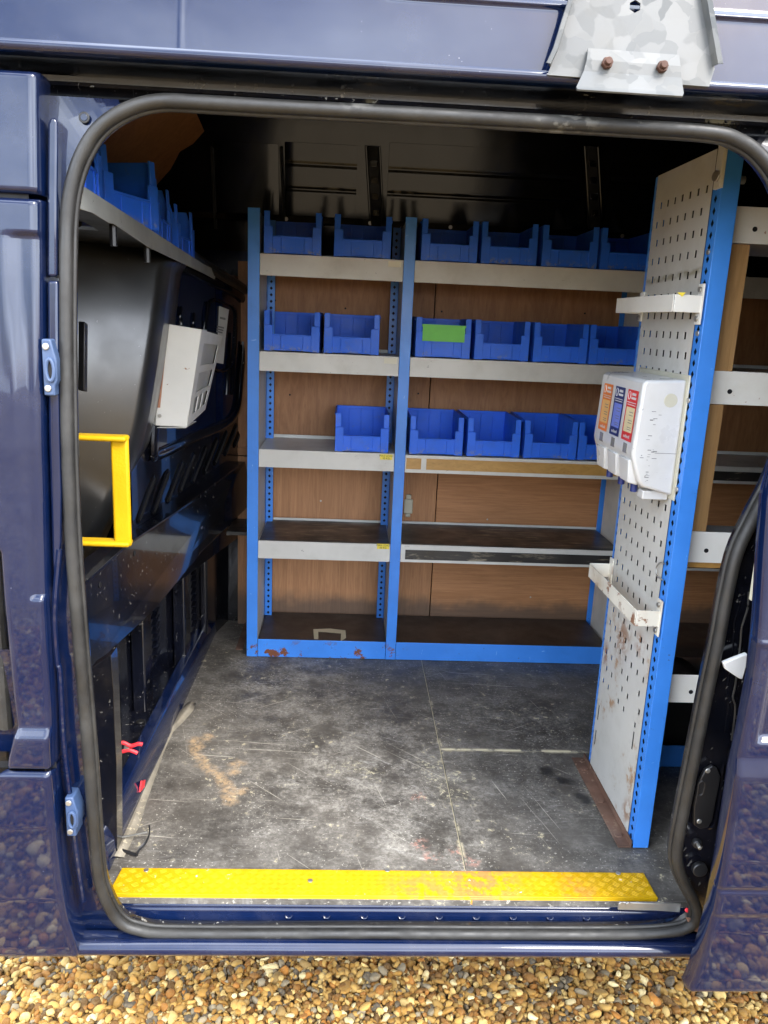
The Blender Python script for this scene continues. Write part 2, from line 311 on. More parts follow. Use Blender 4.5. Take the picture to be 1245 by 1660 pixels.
    c = k.mix(k.mul(k.mx(e1, e2), 0.85), c, (0.52, 0.46, 0.31))
    return k.fin(c, k.ramp(k.noise(7, 4), 0.3, 0.75, 0.45, 0.72), 0, 0, k.bump(k.noise(110, 4), 0.2, 0.0012))
M_FLOOR = floor_mat()
def galv():
    k = NT('galvanised_steel')
    w = k.n('ShaderNodeTexNoise'); k.put(w.inputs['Vector'], k.obj); w.inputs['Scale'].default_value = 30
    a = k.n('ShaderNodeVectorMath', operation='MULTIPLY_ADD'); k.put(a.inputs[0], w.outputs['Color']); a.inputs[1].default_value = (0.035,)*3; k.put(a.inputs[2], k.obj)
    v = k.vor(34, vec=a.outputs[0], out='Color'); s = k.n('ShaderNodeSeparateColor'); k.put(s.inputs[0], v)
    c = k.mix(k.ramp(s.outputs[0], 0.1, 0.95), (0.062, 0.066, 0.066), (0.098, 0.100, 0.097)); c = k.mix(k.mul(k.ramp(k.noise(9, 7), 0.45, 0.8), 0.4), c, (0.085, 0.077, 0.058))
    return k.fin(c, k.ramp(s.outputs[1], 0, 1, 0.5, 0.65), 0.0, 0, k.bump(k.noise(60, 4), 0.1, 0.001))
M_GALV = galv()
M_STEEL = paint('dull_zinc', (0.42, 0.41, 0.38), 0.35, 0, None, 0, 0.2, (0.2, 0.15, 0.1), 0.4); M_STEEL.node_tree.nodes['Principled BSDF'].inputs['Metallic'].default_value = 0.8
M_BAR = paint('grey_steel_angle', (0.24, 0.245, 0.23), 0.45, 0, (0.06, 0.06, 0.06), 0.25, 0.15, (0.2, 0.19, 0.16), 0.5)
M_LATCH = paint('pale_blue_plastic', (0.035, 0.065, 0.14), 0.45, 0, (0.15, 0.16, 0.17), 0.1, 0.15, (0.10, 0.12, 0.15), 0.5)
M_RED = paint('red_grip_plastic', (0.70, 0.03, 0.04), 0.4)
M_COPPER = paint('copper_brown_strip', (0.40, 0.19, 0.11), 0.55)
M_CARPET = paint('grey_carpet_trim', (0.21, 0.185, 0.14), 0.95, 0, (0.36, 0.31, 0.22), 0.6, 0.4, (0.26, 0.22, 0.16), 0.6, cs=90)
M_SPLINT = paint('pale_bare_wood', (0.50, 0.44, 0.30), 0.7)
M_ORANGE = paint('orange_print', (0.78, 0.20, 0.02), 0.4); M_ORLITE = paint('light_orange_print', (0.80, 0.46, 0.16), 0.4)
M_PNAVY = paint('navy_print', (0.012, 0.024, 0.14), 0.4); M_PVIO = paint('violet_print', (0.17, 0.23, 0.68), 0.4)
M_PRED = paint('red_print', (0.66, 0.035, 0.03), 0.4); M_PCRM = paint('cream_print', (0.72, 0.62, 0.36), 0.4)
M_CLEAR = paint('smoky_window', (0.24, 0.23, 0.20), 0.15); M_SMEAR = paint('scuff_marks', (0.2, 0.2, 0.2), 0.6)

# ------------------------------------------------------------------ mesh helpers
class MB:
    def __init__(s): s.v = []; s.f = []
    def add(s, vs, fs):
        o = len(s.v); s.v += [tuple(map(float, p)) for p in vs]; s.f += [tuple(i+o for i in f) for f in fs]; return s
    def box(s, a, b):
        x0, y0, z0 = a; x1, y1, z1 = b
        return s.hexa([(x0,y0,z0),(x1,y0,z0),(x1,y1,z0),(x0,y1,z0)], [(x0,y0,z1),(x1,y0,z1),(x1,y1,z1),(x0,y1,z1)])
    def hexa(s, lo, hi):
        return s.add(list(lo)+list(hi), [(0,3,2,1),(4,5,6,7),(0,1,5,4),(1,2,6,5),(2,3,7,6),(3,0,4,7)])
    def slab(s, poly, d):
        """polygon given as 3-D points, thickened by vector d"""
        n = len(poly); q = [tuple(np.array(p)+np.array(d)) for p in poly]
        return s.add(list(poly)+q, [tuple(range(n-1, -1, -1)), tuple(range(n, 2*n))]+[(i, (i+1) % n, n+(i+1) % n, n+i) for i in range(n)])
    def tube(s, path, r, n=8, closed=False, caps=True, ry=None, up=None):
        P = [np.array(p, float) for p in path]; m_ = len(P); rings = []
        ref = np.array(up if up is not None else (0, 0, 1), float)
        for i, p in enumerate(P):
            a = P[(i-1) % m_] if (closed or i > 0) else P[i]; b = P[(i+1) % m_] if (closed or i < m_-1) else P[i]
            t = (b-a)/max(1e-9, np.linalg.norm(b-a)); u = ref-t*(ref@t)
            if np.linalg.norm(u) < 1e-3: u = np.array((1., 0.3, 0))-t*(np.array((1., 0.3, 0))@t)
            u /= np.linalg.norm(u); w = np.cross(t, u); rr = r[i] if hasattr(r, '__len__') else r
            rings.append([p+(u*math.cos(q)*rr+w*math.sin(q)*(ry or 1)*rr) for q in [2*math.pi*k/n for k in range(n)]])
        vs_ = [x for R_ in rings for x in R_]; fs = []
        for i in range(m_ if closed else m_-1):
            j = (i+1) % m_
            for k in range(n): fs.append((i*n+k, i*n+(k+1) % n, j*n+(k+1) % n, j*n+k))
        if not closed and caps: fs += [tuple(range(n-1, -1, -1)), tuple((m_-1)*n+k for k in range(n))]
        return s.add(vs_, fs)
    def cyl(s, c, axis, r, h, n=14, r2=None):
        c = np.array(c, float); a = np.array(axis, float); a /= np.linalg.norm(a)
        return s.tube([c, c+a*h], [r, r2 if r2 is not None else r], n, up=(0.31, 0.2, 0.93) if abs(a[2]) < 0.9 else (1, 0.1, 0))
    def grid(s, fn, us, vs_):
        nu, nv = len(us), len(vs_)
        return s.add([fn(u, v) for u in us for v in vs_], [(i*nv+j, (i+1)*nv+j, (i+1)*nv+j+1, i*nv+j+1) for i in range(nu-1) for j in range(nv-1)])
    def build(s, name, mat, parent=None, bevel=0, smooth=True, seg=2, angle=35, solid=0, sub=0):
        me = bpy.data.meshes.new(name); me.from_pydata(s.v, [], s.f); me.validate(); me.update()
        import bmesh
        bm = bmesh.new(); bm.from_mesh(me); bmesh.ops.recalc_face_normals(bm, faces=bm.faces); bm.to_mesh(me); bm.free()
        if smooth:
            me.shade_smooth(); me.set_sharp_from_angle(angle=math.radians(angle))
        me.materials.append(mat)
        o = bpy.data.objects.new(name, me); COL.objects.link(o)
        if parent is not None:
            o.parent = parent; w = Vector((0, 0, 0)); q = parent
            while q: w += q.location; q = q.parent
            o.location = -w
        if solid: md = o.modifiers.new('t', 'SOLIDIFY'); md.thickness = solid; md.offset = 0
        if bevel: md = o.modifiers.new('b', 'BEVEL'); md.width = bevel; md.segments = seg; md.limit_method = 'ANGLE'; md.angle_limit = math.radians(40); md.use_clamp_overlap = True
        if sub: md = o.modifiers.new('s', 'SUBSURF'); md.levels = sub; md.render_levels = sub
        return o
def tag(o, label=None, cat=None, group=None, kind=None):
    if label: o['label'] = label
    if cat: o['category'] = cat
    if group: o['group'] = group
    if kind: o['kind'] = kind
    return o
def thing(name, loc, label, cat, group=None):
    o = bpy.data.objects.new(name, None); COL.objects.link(o); o.location = loc; o.empty_display_size = 0.05
    return tag(o, label, cat, group)
def box(name, mat, parent, a, b, bevel=0.0015, **k): return MB().box(a, b).build(name, mat, parent, bevel, **k)
def text(name, body, size, origin, xdir, ydir, mat, parent, align='CENTER'):
    cu = bpy.data.curves.new(name, 'FONT'); cu.body = body; cu.size = size; cu.align_x = align; cu.align_y = 'CENTER'; cu.extrude = 0.0002
    t = bpy.data.objects.new(name, cu); me = bpy.data.meshes.new_from_object(t); bpy.data.objects.remove(t)
    x = Vector(xdir).normalized(); y = Vector(ydir).normalized(); z = x.cross(y)
    M_ = Matrix((x, y, z)).transposed().to_4x4(); M_.translation = Vector(origin); me.transform(M_); me.materials.clear(); me.materials.append(mat)
    o = bpy.data.objects.new(name, me); COL.objects.link(o)
    if parent is not None:
        o.parent = parent; w = Vector((0, 0, 0)); q = parent
        while q: w += q.location; q = q.parent
        o.location = -w
    return o

# ================================================================== SETTING: ground and gravel
def ground_mat():
    k = NT('far_gravel')
    v = k.vor(55, out='Color'); s = k.n('ShaderNodeSeparateColor'); k.put(s.inputs[0], v)
    c = k.mix(s.outputs[0], (0.13, 0.075, 0.025), (0.36, 0.24, 0.10)); c = k.mix(k.ramp(s.outputs[1], 0.75, 0.9), c, (0.45, 0.37, 0.23))
    d = k.vor(55); c = k.mix(k.ramp(d, 0.45, 0.8), c, (0.05, 0.03, 0.015))
    return k.fin(c, 0.75, 0, 0, k.bump(k.math('SUBTRACT', 1.0, d), 0.8, 0.012))
g = MB().add([(-400, -400, GZ-0.02), (400, -400, GZ-0.02), (400, 400, GZ-0.02), (-400, 400, GZ-0.02)], [(0, 1, 2, 3)]).build('ground', ground_mat())
tag(g, 'golden gravel ground the van stands on', 'ground', kind='structure')
def ico(sub):
    import bmesh
    bm = bmesh.new(); bmesh.ops.create_icosphere(bm, subdivisions=sub, radius=1.0)
    v = np.array([x.co[:] for x in bm.verts]); f = np.array([[q.index for q in p.verts] for p in bm.faces]); bm.free(); return v, f
def gravel_patch(x0, x1, y0, y1, pitch, sub, layers, smin, smax, skip=None):
    bv, bf = ico(sub); V, F, C_ = [], [], []; off = 0
    pal = np.array([(0.33, 0.175, 0.040), (0.42, 0.255, 0.075), (0.54, 0.385, 0.155), (0.20, 0.088, 0.020), (0.095, 0.048, 0.016), (0.24, 0.205, 0.155), (0.085, 0.075, 0.066), (0.64, 0.53, 0.31), (0.33, 0.135, 0.026), (0.26, 0.165, 0.06)])
    pw = np.array([.19, .19, .12, .12, .09, .07, .06, .06, .05, .05]); pw /= pw.sum()
    for ly in range(layers):
        gx, gy = np.meshgrid(np.arange(x0, x1, pitch), np.arange(y0, y1, pitch)); n = gx.size
        px = gx.ravel()+RNG.uniform(-.5, .5, n)*pitch; py = gy.ravel()+RNG.uniform(-.5, .5, n)*pitch
        if skip is not None:
            kk = ~((px > skip[0]) & (px < skip[1]) & (py > skip[2]) & (py < skip[3])); px, py = px[kk], py[kk]; n = px.size
        s = RNG.uniform(smin, smax, n)*RNG.choice([0.7, 0.9, 1, 1.15, 1.45], n)
        sx = s*RNG.uniform(0.85, 1.35, n); sy = s*RNG.uniform(0.7, 1.1, n); sz = s*RNG.uniform(0.45, 0.75, n)
        pz = GZ-0.012+ly*0.007+RNG.uniform(-.004, .005, n)
        # lumpy stone shapes: a few random flattening planes and low-frequency lobes
        d1 = RNG.normal(size=(n, 3)); d1 /= np.linalg.norm(d1, axis=1)[:, None]; d2 = RNG.normal(size=(n, 3)); d2 /= np.linalg.norm(d2, axis=1)[:, None]; d3 = RNG.normal(size=(n, 3)); d3 /= np.linalg.norm(d3, axis=1)[:, None]
        base = np.broadcast_to(bv, (n,)+bv.shape).copy()
        for d in (d1, d2, d3):
            q = np.einsum('nvk,nk->nv', base, d); lim = RNG.uniform(0.25, 0.75, (n, 1)); ex = np.clip(q-lim, 0, None)*0.92; base -= ex[..., None]*d[:, None, :]
        base *= (1+0.10*np.sin(3*np.einsum('nvk,nk->nv', base, d2)+RNG.uniform(0, 6, (n, 1))))[..., None]
        base *= np.stack([sx, sy, sz], 1)[:, None, :]
        a, b, c_ = RNG.uniform(0, 6.28, n), RNG.normal(0, .45, n), RNG.normal(0, .45, n)
        ca, sa, cb, sb, cc, sn = np.cos(a), np.sin(a), np.cos(b), np.sin(b), np.cos(c_), np.sin(c_); z0 = np.zeros(n); o1 = np.ones(n)
        Rz = np.stack([ca, -sa, z0, sa, ca, z0, z0, z0, o1], 1).reshape(n, 3, 3); Rx = np.stack([o1, z0, z0, z0, cb, -sb, z0, sb, cb], 1).reshape(n, 3, 3); Ry = np.stack([cc, z0, sn, z0, o1, z0, -sn, z0, cc], 1).reshape(n, 3, 3)
        base = np.einsum('nij,nvj->nvi', Rz@Rx@Ry, base)+np.stack([px, py, pz], 1)[:, None, :]
        V.append(base.reshape(-1, 3)); F.append((bf[None]+(np.arange(n)*len(bv))[:, None, None]).reshape(-1, 3)+off); off += n*len(bv)
        col = pal[RNG.choice(len(pal), n, p=pw)]*RNG.uniform(0.6, 1.05, (n, 1))*np.array((1.18, 1.16, 1.02)); C_.append(np.repeat(col, len(bv), 0))
    return np.concatenate(V), np.concatenate(F), np.concatenate(C_)
def gravel_material():
    k = NT('golden_flint_gravel')
    a = k.n('ShaderNodeVertexColor'); a.layer_name = 'stone'
    sp = k.ramp(k.noise(160, 4, 0.6), 0.35, 0.7); c = k.mix(k.mul(sp, 0.35), a.outputs['Color'], (0.30, 0.21, 0.10)); c = k.mix(k.mul(k.ramp(k.noise(60, 4), 0.55, 0.75), 0.35), c, (0.12, 0.055, 0.015))
    return k.fin(c, 0.8, 0, 0, k.bump(k.noise(220, 3), 0.2, 0.002), 0.2)
pa = gravel_patch(-1.3, 1.7, 0.05, 0.92, 0.0165, 2, 2, 0.0078, 0.0150)
pb = gravel_patch(-2.6, 2.6, -2.6, 0.0, 0.024, 1, 1, 0.012, 0.021)
pc = gravel_patch(-1.9, 2.4, 0.95, 2.4, 0.026, 1, 1, 0.013, 0.021)
V = np.concatenate([pa[0], pb[0], pc[0]]); o1 = len(pa[0]); o2 = o1+len(pb[0]); F = np.concatenate([pa[1], pb[1]+o1, pc[1]+o2]); Cc = np.concatenate([pa[2], pb[2], pc[2]])
me = bpy.data.meshes.new('gravel'); me.vertices.add(len(V)); me.vertices.foreach_set('co', V.ravel()); me.loops.add(F.size); me.loops.foreach_set('vertex_index', F.ravel().astype(np.int32))
me.polygons.add(len(F)); me.polygons.foreach_set('loop_start', np.arange(0, F.size, 3, dtype=np.int32)); me.update(calc_edges=True); me.shade_smooth()
ca = me.color_attributes.new('stone', 'FLOAT_COLOR', 'POINT'); ca.data.foreach_set('color', np.concatenate([Cc, np.ones((len(Cc), 1))], 1).ravel().astype(np.float32))
me.materials.append(gravel_material()); gr = bpy.data.objects.new('gravel', me); COL.objects.link(gr)
tag(gr, 'loose golden and brown gravel under the edge of the van', 'gravel', kind='stuff')

# ================================================================== THE VAN
van = thing('van', (0.2, 0.9, GZ), 'dark blue panel van seen through its open side doorway', 'van')
XE = 2.4                                                # rear end of what is modelled
# ---- upper side panel above the gutter, with a vertical bead and a long swage line
def up_y(z): return 0.004+0.15*(z-1.775)+0.05*max(0, z-1.775)**2
def upper_fn(x, z):
    y = up_y(z)
    b = at(295, 40, Y=0.02)[0]; y -= 0.0008*math.exp(-((x-b)/0.0035)**2)
    if x > 0.05: y += 0.006*(1/(1+math.exp(-(z-1.893)/0.002)))-0.006*math.exp(-((z-1.887)/0.005)**2)
    return (x, y, z)
b0 = at(295, 40, Y=0.02)[0]
xs = sorted(set([-2.0, -1.5, -1.0, -0.7, 0.0, 0.04, 0.045, 0.06]+list(np.linspace(b0-0.05, b0+0.07, 40))+list(np.linspace(0.1, 2.4, 24))))
zs = sorted(set(list(np.linspace(1.7755, 1.86, 8))+list(np.linspace(1.865, 1.905, 30))+list(np.linspace(1.92, 2.5, 20))))
MB().grid(upper_fn, xs, zs).build('upper_side_panel', M_NAVY, van, angle=80)
# ---- gutter lip
prof = [(0.03, 1.782), (0.004, 1.780), (-0.010, 1.777), (-0.014, 1.770), (-0.012, 1.763), (-0.004, 1.759), (0.012, 1.757)]
MB().grid(lambda i, x: (x, prof[int(i)][0], prof[int(i)][1]), range(len(prof)), np.linspace(-2.0, XE, 30)).build('roof_gutter', M_NAVY, van, angle=50)
prof2 = [(0.012, 1.757), (0.115, 1.757), (0.116, 1.742), (0.085, 1.740), (0.083, 1.733), (0.100, 1.730), (0.105, 1.722), (0.075, 1.712), (0.055, 1.700)]
MB().grid(lambda i, x: (x, prof2[int(i)][0], prof2[int(i)][1]), range(len(prof2)), np.linspace(-2.0, XE, 30)).build('door_track', M_INNER, van, angle=50)
# ---- rubber seal round the doorway
seal_px = [(600,1514),(300,1514),(225,1508),(190,1490),(168,1450),(157,1400),(143,1220),(128,1040),(117,900),(113,820),(109,700),(107,560),(107,420),(109,350),(116,300),(131,253),(158,210),(200,180),(255,164),(330,166),(450,173),(620,182),(800,192),(1000,204),(1150,214),(1200,228),(1235,254),(1265,300),(1290,380),(1300,480),(1295,600),(1280,700),(1255,775),(1222,840),(1196,895),(1180,960),(1165,1040),(1150,1110),(1130,1210),(1110,1310),(1098,1375),(1100,1405),(1112,1435),(1126,1462),(1130,1485),(1118,1502),(1085,1511),(1000,1515),(800,1515)]
SEAL = spline([at_skin(u, v, 0.035) for u, v in seal_px], 5)
CEN = np.array([0.14, 0, 0.85])
def outward(P, i):
    t = P[(i+1) % len(P)]-P[i-1]; n = np.array([t[2], 0, -t[0]]); n /= np.linalg.norm(n)
    if n@(P[i]-CEN) < 0: n = -n
    return n
OUT = [outward(SEAL, i) for i in range(len(SEAL))]
seal = MB().tube(SEAL, 0.0120, 14, closed=True, up=(0, -1, 0)).build('door_seal', M_RUBBER, van, angle=80)
MB().tube([p-n*0.0115+np.array((0, 0.010, 0)) for p, n in zip(SEAL, OUT)], 0.0050, 8, closed=True, up=(0, -1, 0)).build('inner_lip', M_RUBBER, seal, angle=80)
# ---- return of the doorway behind the seal, and the jamb plate round it
prof = [(-0.011, 0.030), (-0.011, 0.008), (0.0, 0.008), (0.012, 0.012)]
n_ = len(SEAL)
mb = MB().add([SEAL[i]+OUT[i]*a+np.array((0, b, 0)) for i in range(n_) for a, b in prof], [(i*4+j, ((i+1) % n_)*4+j, ((i+1) % n_)*4+j+1, i*4+j+1) for i in range(n_) for j in range(3)])
mb.build('doorway_return', M_INNER, van)
def rect_hit(p):
    d = p-CEN; xa, xb, za, zb = -0.60, 1.30, -0.085, 1.708
    t = min(((xb-CEN[0])/d[0]) if d[0] > 0 else ((xa-CEN[0])/d[0]) if d[0] < 0 else 9, ((zb-CEN[2])/d[2]) if d[2] > 0 else ((za-CEN[2])/d[2]) if d[2] < 0 else 9)
    q = CEN+d*max(t, 1.02); return np.array((q[0], yk(q[2])+0.055, q[2]))
for side in (-1, 1):
    mb = MB()
    for i in range(n_):
        j = (i+1) % n_
        if SEAL[i][2] < -0.02 and SEAL[j][2] < -0.02 or SEAL[i][2] > 1.685 or (SEAL[i][0]-CEN[0])*side < 0: continue
        a = SEAL[i]+OUT[i]*0.008+np.array((0, 0.012, 0)); b = SEAL[j]+OUT[j]*0.008+np.array((0, 0.012, 0))
        A = [a*(1-t)+rect_hit(SEAL[i])*t for t in (0, .5, 1)]; B = [b*(1-t)+rect_hit(SEAL[j])*t for t in (0, .5, 1)]
        for k in (0, 1): mb.add([A[k], A[k+1], B[k+1], B[k]], [(0, 1, 2, 3)])
    jamb = mb.build('door_jamb', M_NAVY if side < 0 else M_INNER, van)
# ---- sill: step, guide channel and rounded outer edge, swept along the van
sp = [(0.30, -0.010), (0.153, -0.010), (0.152, -0.016), (0.148, -0.020), (0.140, -0.0175), (0.137, -0.020), (0.136, -0.026), (0.133, -0.054), (0.126, -0.058), (0.112, -0.060), (0.108, -0.052), (0.100, -0.050), (0.086, -0.058), (0.080, -0.052), (0.072, -0.0535), (0.063, -0.059), (0.0585, -0.067), (0.0585, -0.075), (0.062, -0.083), (0.072, -0.090), (0.12, -0.12), (0.4, -0.16)]
sillx = list(np.linspace(-0.572, XE, 60))
MB().grid(lambda i, x: (x, sp[int(i)][0], sp[int(i)][1]), range(len(sp)), sillx).build('sill', M_NAVY, van, angle=60)
for x in np.linspace(-0.1, 0.62, 9): MB().tube(spline([(x-0.008, 0.1335, -0.034), (x-0.004, 0.131, -0.038), (x+0.004, 0.131, -0.038), (x+0.008, 0.1335, -0.034)], 3, False), 0.0016, 6).build('channel_dimple', M_NAVY, van)
# ---- guide arm at the right end of the sill
a0 = at(1000, 1464, Y=0.135); a1 = at(1100, 1468, Y=0.135)
arm = MB().slab([(a0[0], 0.128, a0[2]+0.011), (a1[0], 0.128, a1[2]+0.014), (a1[0], 0.128, a1[2]-0.010), (a0[0]+0.09, 0.128, a0[2]-0.012), (a0[0], 0.128, a0[2]-0.010)], (0, -0.004, 0)).build('guide_arm', M_STEEL, van, 0.0008)
for u in (1006, 1018): p = at(u, 1465, Y=0.124); MB().cyl(p, (0, -1, 0), 0.0065, 0.004).build('rivet', M_STEEL, arm, 0.0008)
q = [at(u, v, Y=0.085) for u, v in ((1113, 1487), (1130, 1490), (1147, 1500), (1140, 1515), (1122, 1508))]
pl_ = MB().slab(q, (0, 0.006, -0.004)).build('pivot_plate', M_RUST, van, 0.001)
for u, v in ((1127, 1497), (1140, 1507)): MB().cyl(at(u, v, Y=0.084), (0, -1, 0.5), 0.008, 0.005).build('bolt', M_RUST, pl_, 0.001)
MB().cyl(at(1113, 1475, Y=0.11), (0, -1, 0.4), 0.005, 0.004).build('red_plug', M_RED, van, 0.001)

# ---- body side ahead of the doorway: three pressed panels with gaps between
_EP = [at_skin(u, v) for u, v in ((129, 1540), (113, 1490), (101, 1420), (92, 1330), (85, 1255), (82, 1150), (74, 1020), (71, 960), (67, 800), (63, 620), (62, 500), (61, 325), (59, 100))]
def edge_x(z): return float(np.interp(z, [q[2] for q in _EP], [q[0] for q in _EP]))
def left_x(z): return float(np.interp(z, [-0.1, 0.40, 0.43, 0.47, 0.53, 0.60, 0.9, 1.0], [-0.90, -0.90, -0.665, -0.657, -0.638, -0.640, -0.640, -0.70])) if z < 1.0 else -0.9
def side_panel(name, z0, z1, recess=None, flare=0, n=60):
    zl = np.linspace(z0, z1, n); ts = [0, .02, .05, .1, .2, .3, .4, .5, .55, .6, .65, .7, .75, .8, .85, .9, .94, .97, .985, 1.0]
    mb_ = MB(); V_ = []
    for z in zl:
        xl, xr = left_x(z), edge_x(z)
        for t in ts:
            # spend most columns near the doorway edge
            x = xl+(xr-xl)*t if xl > -0.7 else xr-(1-t)**1.6*(xr-xl)
            e = min((z-z0), (z1-z)); y = yk(z)
            for d in (e, xr-x, (x-xl) if xl > -0.7 else 9): y += 0.010*max(0, 1-d/0.008)**2
            if recess:
                xa, xb_, za, zb = recess
                f = 1.0
                for d in (x-xa, z-za, zb-z): f = min(f, max(0.0, min(1.0, d/0.006+0.5)))
                f = f*f*(3-2*f); y += 0.009*f
            y += flare*0.012*max(0, min(1, (0.535-z)/0.02))*(-1)
            V_.append((x, y, z))
        # edge return
        V_.append((xr+0.001, yk(z)+0.06, z))
    nt = len(ts)+1
    mb_.add(V_, [(i*nt+j, (i+1)*nt+j, (i+1)*nt+j+1, i*nt+j+1) for i in range(n-1) for j in range(nt-1)])
    return mb_.build(name, M_NAVY, van, angle=60)
side_panel('upper_pillar_panel', 1.538, 1.733, None, 0, 50)
side_panel('middle_pillar_panel', 0.441, 1.530, (at_skin(30, 620)[0], 0, 0.812, 1.472), 1, 260)
side_panel('lower_pillar_panel', -0.083, 0.434, None, 1, 90)
MB().grid(lambda x, z: (x, yk(z)+0.016, z), (-0.9, -0.562), (1.526, 1.534, 1.542)).build('panel_gap', M_VOID, van)
MB().grid(lambda x, z: (x, yk(z)+0.016, z), (-0.9, -0.656, -0.572), (0.430, 0.438, 0.446)).build('panel_gap', M_VOID, van)
# cab doorway glimpsed past the left edge
MB().tube([(-0.684, 0.040, z) for z in np.linspace(0.50, 1.1, 8)], 0.014, 10).build('cab_door_seal', M_RUBBER, van)
MB().grid(lambda x, z: (x, 0.02+0.09*max(0, 0.75-z), z), np.linspace(-0.95, -0.63, 6), np.linspace(0.44, 0.68, 8)).build('cab_step', M_NAVY, van)
MB().box((-1.0, 0.12, 0.45), (-0.68, 0.14, 1.72)).build('cab_shade_sheet', M_VOID, van)  # flat near-black sheet stands in for the shaded depth of the cab
box('white_tab', M_WHITE, van, at(-8, 1112, Y=0.005)-np.array((0, 0, 0.0)), at(3, 1138, Y=0.005)+np.array((0, 0.004, 0)), 0.001) if False else None
# ---- jamb details on the left pillar
def latch(v, h):
    c = at_skin(79 if v < 900 else 115, v, 0.008)
    x, y, z = c
    r = MB().slab([(x-0.011, y, z+h), (x+0.006, y, z+h), (x+0.010, y, z+h*0.6), (x+0.014, y, z+h*0.3), (x+0.014, y, z-h*0.45), (x+0.009, y, z-h*0.62), (x+0.009, y, z-h), (x-0.011, y, z-h)], (0, 0.045, 0)).build('striker_plate', M_LATCH, van, 0.003, seg=3)
    pth = spline([(x+0.003+0.007*math.cos(a)*1.0, y-0.003, z-0.004+h*0.38*math.sin(a)) for a in np.linspace(0, 2*math.pi, 12, endpoint=False)], 3)
    MB().tube(pth, 0.0035, 8, closed=True, up=(0, -1, 0)).build('striker_rim', M_LATCH, r)
    MB().slab([p+np.array((0, 0.002, 0)) for p in pth], (0, 0.001, 0)).build('striker_hole', M_VOID, r)
    for s in (1, -1):
        MB().cyl((x-0.003, y+0.001, z+s*h*0.74), (0, -1, 0), 0.0062, 0.004, 12).build('screw', M_STEEL, r, 0.0012)
latch(596, 0.050); latch(1325, 0.046)
# jamb rib beside the seal (pressed raised strip) in two lengths with a joint line
for q in (((77, 200), (81, 191), (89, 190), (93, 198), (92, 300), (92, 448), (76, 448), (76, 300)), ((76, 455), (94, 455), (95, 600), (99, 800), (98, 880), (88, 960), (84, 900), (78, 700))):
    MB().slab([at_skin(u, v, 0.026) for u, v in q], (0, 0.03, 0)).build('jamb_rib', M_NAVY, van, 0.005, seg=3)
pth = [at_skin(u, v, 0.030) for u, v in ((96, 890), (90, 960), (88, 1010), (93, 1075), (97, 1090), (103, 1200), (112, 1280), (122, 1370), (135, 1460))]
MB().tube(spline(pth, 8, False), 0.006, 8, up=(0, -1, 0)).build('jamb_rib', M_NAVY, van)
p = at_skin(137, 191, 0.046); pg = MB().cyl(p, (0, -1, 0), 0.0095, 0.003, 20).build('jamb_plug', M_RUBBER, van, 0.001); MB().cyl(p-np.array((0, 0.003, 0)), (0, -1, 0), 0.006, 0.001, 16).build('plug_centre', M_NAVY, pg, 0.0005)

# ---- jamb details on the right: latch plate, buffers, rails, small white bracket
def jr(u, v, off=0.040): return at_skin(u, v, off)
q = [jr(u, v) for u, v in ((1130, 1265), (1140, 1245), (1152, 1238), (1160, 1243), (1165, 1256), (1152, 1325), (1145, 1337), (1132, 1340), (1122, 1333), (1122, 1305))]
lp = MB().slab(q, (0, -0.010, 0)).build('latch_cover', M_BLACK, van, 0.002)
for u, v in ((1147, 1249), (1133, 1331)): MB().cyl(jr(u, v, 0.030), (0, -1, 0), 0.0055, 0.003, 14).build('screw', M_STEEL, lp, 0.001)
MB().tube(spline([jr(u, v, 0.030) for u, v in ((1131, 1285), (1133, 1270), (1140, 1266), (1143, 1272), (1139, 1287), (1131, 1289))], 4), 0.0022, 8, closed=True, up=(0, -1, 0)).build('latch_slot', M_BLACK, lp)
b_ = MB().cyl(jr(1129, 1365), (-0.2, -1, 0), 0.0115, 0.012, 20, 0.009).build('door_buffer', M_BLACK, van, 0.002)
MB().cyl(jr(1131, 1368, 0.028), (-0.1, -1, 0), 0.004, 0.016, 12).build('buffer_pin', M_STEEL, b_, 0.001)
c_ = jr(1132, 1406, 0.040); b_ = MB().cyl(c_, (0, -1, 0), 0.017, 0.012, 28).build('round_buffer', M_BLACK, van, 0.002)
for a in (0.3, 1.87): MB().box((-0.011, -0.001, -0.002), (0.011, 0.001, 0.002)).build('buffer_spoke', M_VOID, b_)
for ch in b_.children:
    w = 0.3 if ch.name == 'buffer_spoke' else 1.87
    ch.location = Vector(c_)+Vector((0, -0.0125, 0))-van.location; ch.rotation_euler = (0, w, 0)
for path in (((1172, 1240), (1167, 1290), (1158, 1335), (1148, 1342)), ((1183, 1215), (1172, 1300), (1160, 1375), (1152, 1440))):
    MB().tube(spline([jr(u, v, 0.042) for u, v in path], 6, False), 0.0035, 8, up=(0, -1, 0)).build('jamb_bead', M_INNER, van)
w_ = MB().tube(spline([jr(u, v, 0.034) for u, v in ((1214, 960), (1212, 985), (1206, 1005), (1202, 1020), (1200, 1045), (1192, 1110), (1188, 1130), (1192, 1150), (1186, 1200))], 5, False), 0.002, 6).build('cable', M_RUBBER, van)
q = [jr(u, v, 0.02) for u, v in ((1212, 1060), (1210, 1082), (1204, 1102), (1198, 1100), (1176, 1085), (1173, 1075))]
MB().slab(q, (0, 0.012, 0)).build('white_bracket', M_WHITE, van, 0.002)
st = MB().slab([jr(u, v, 0.0) for u, v in ((1235, 855), (1239, 858), (1222, 975), (1217, 974))], (0, 0.01, 0)).build('door_edge_strip', M_CREAM, van, 0.002)

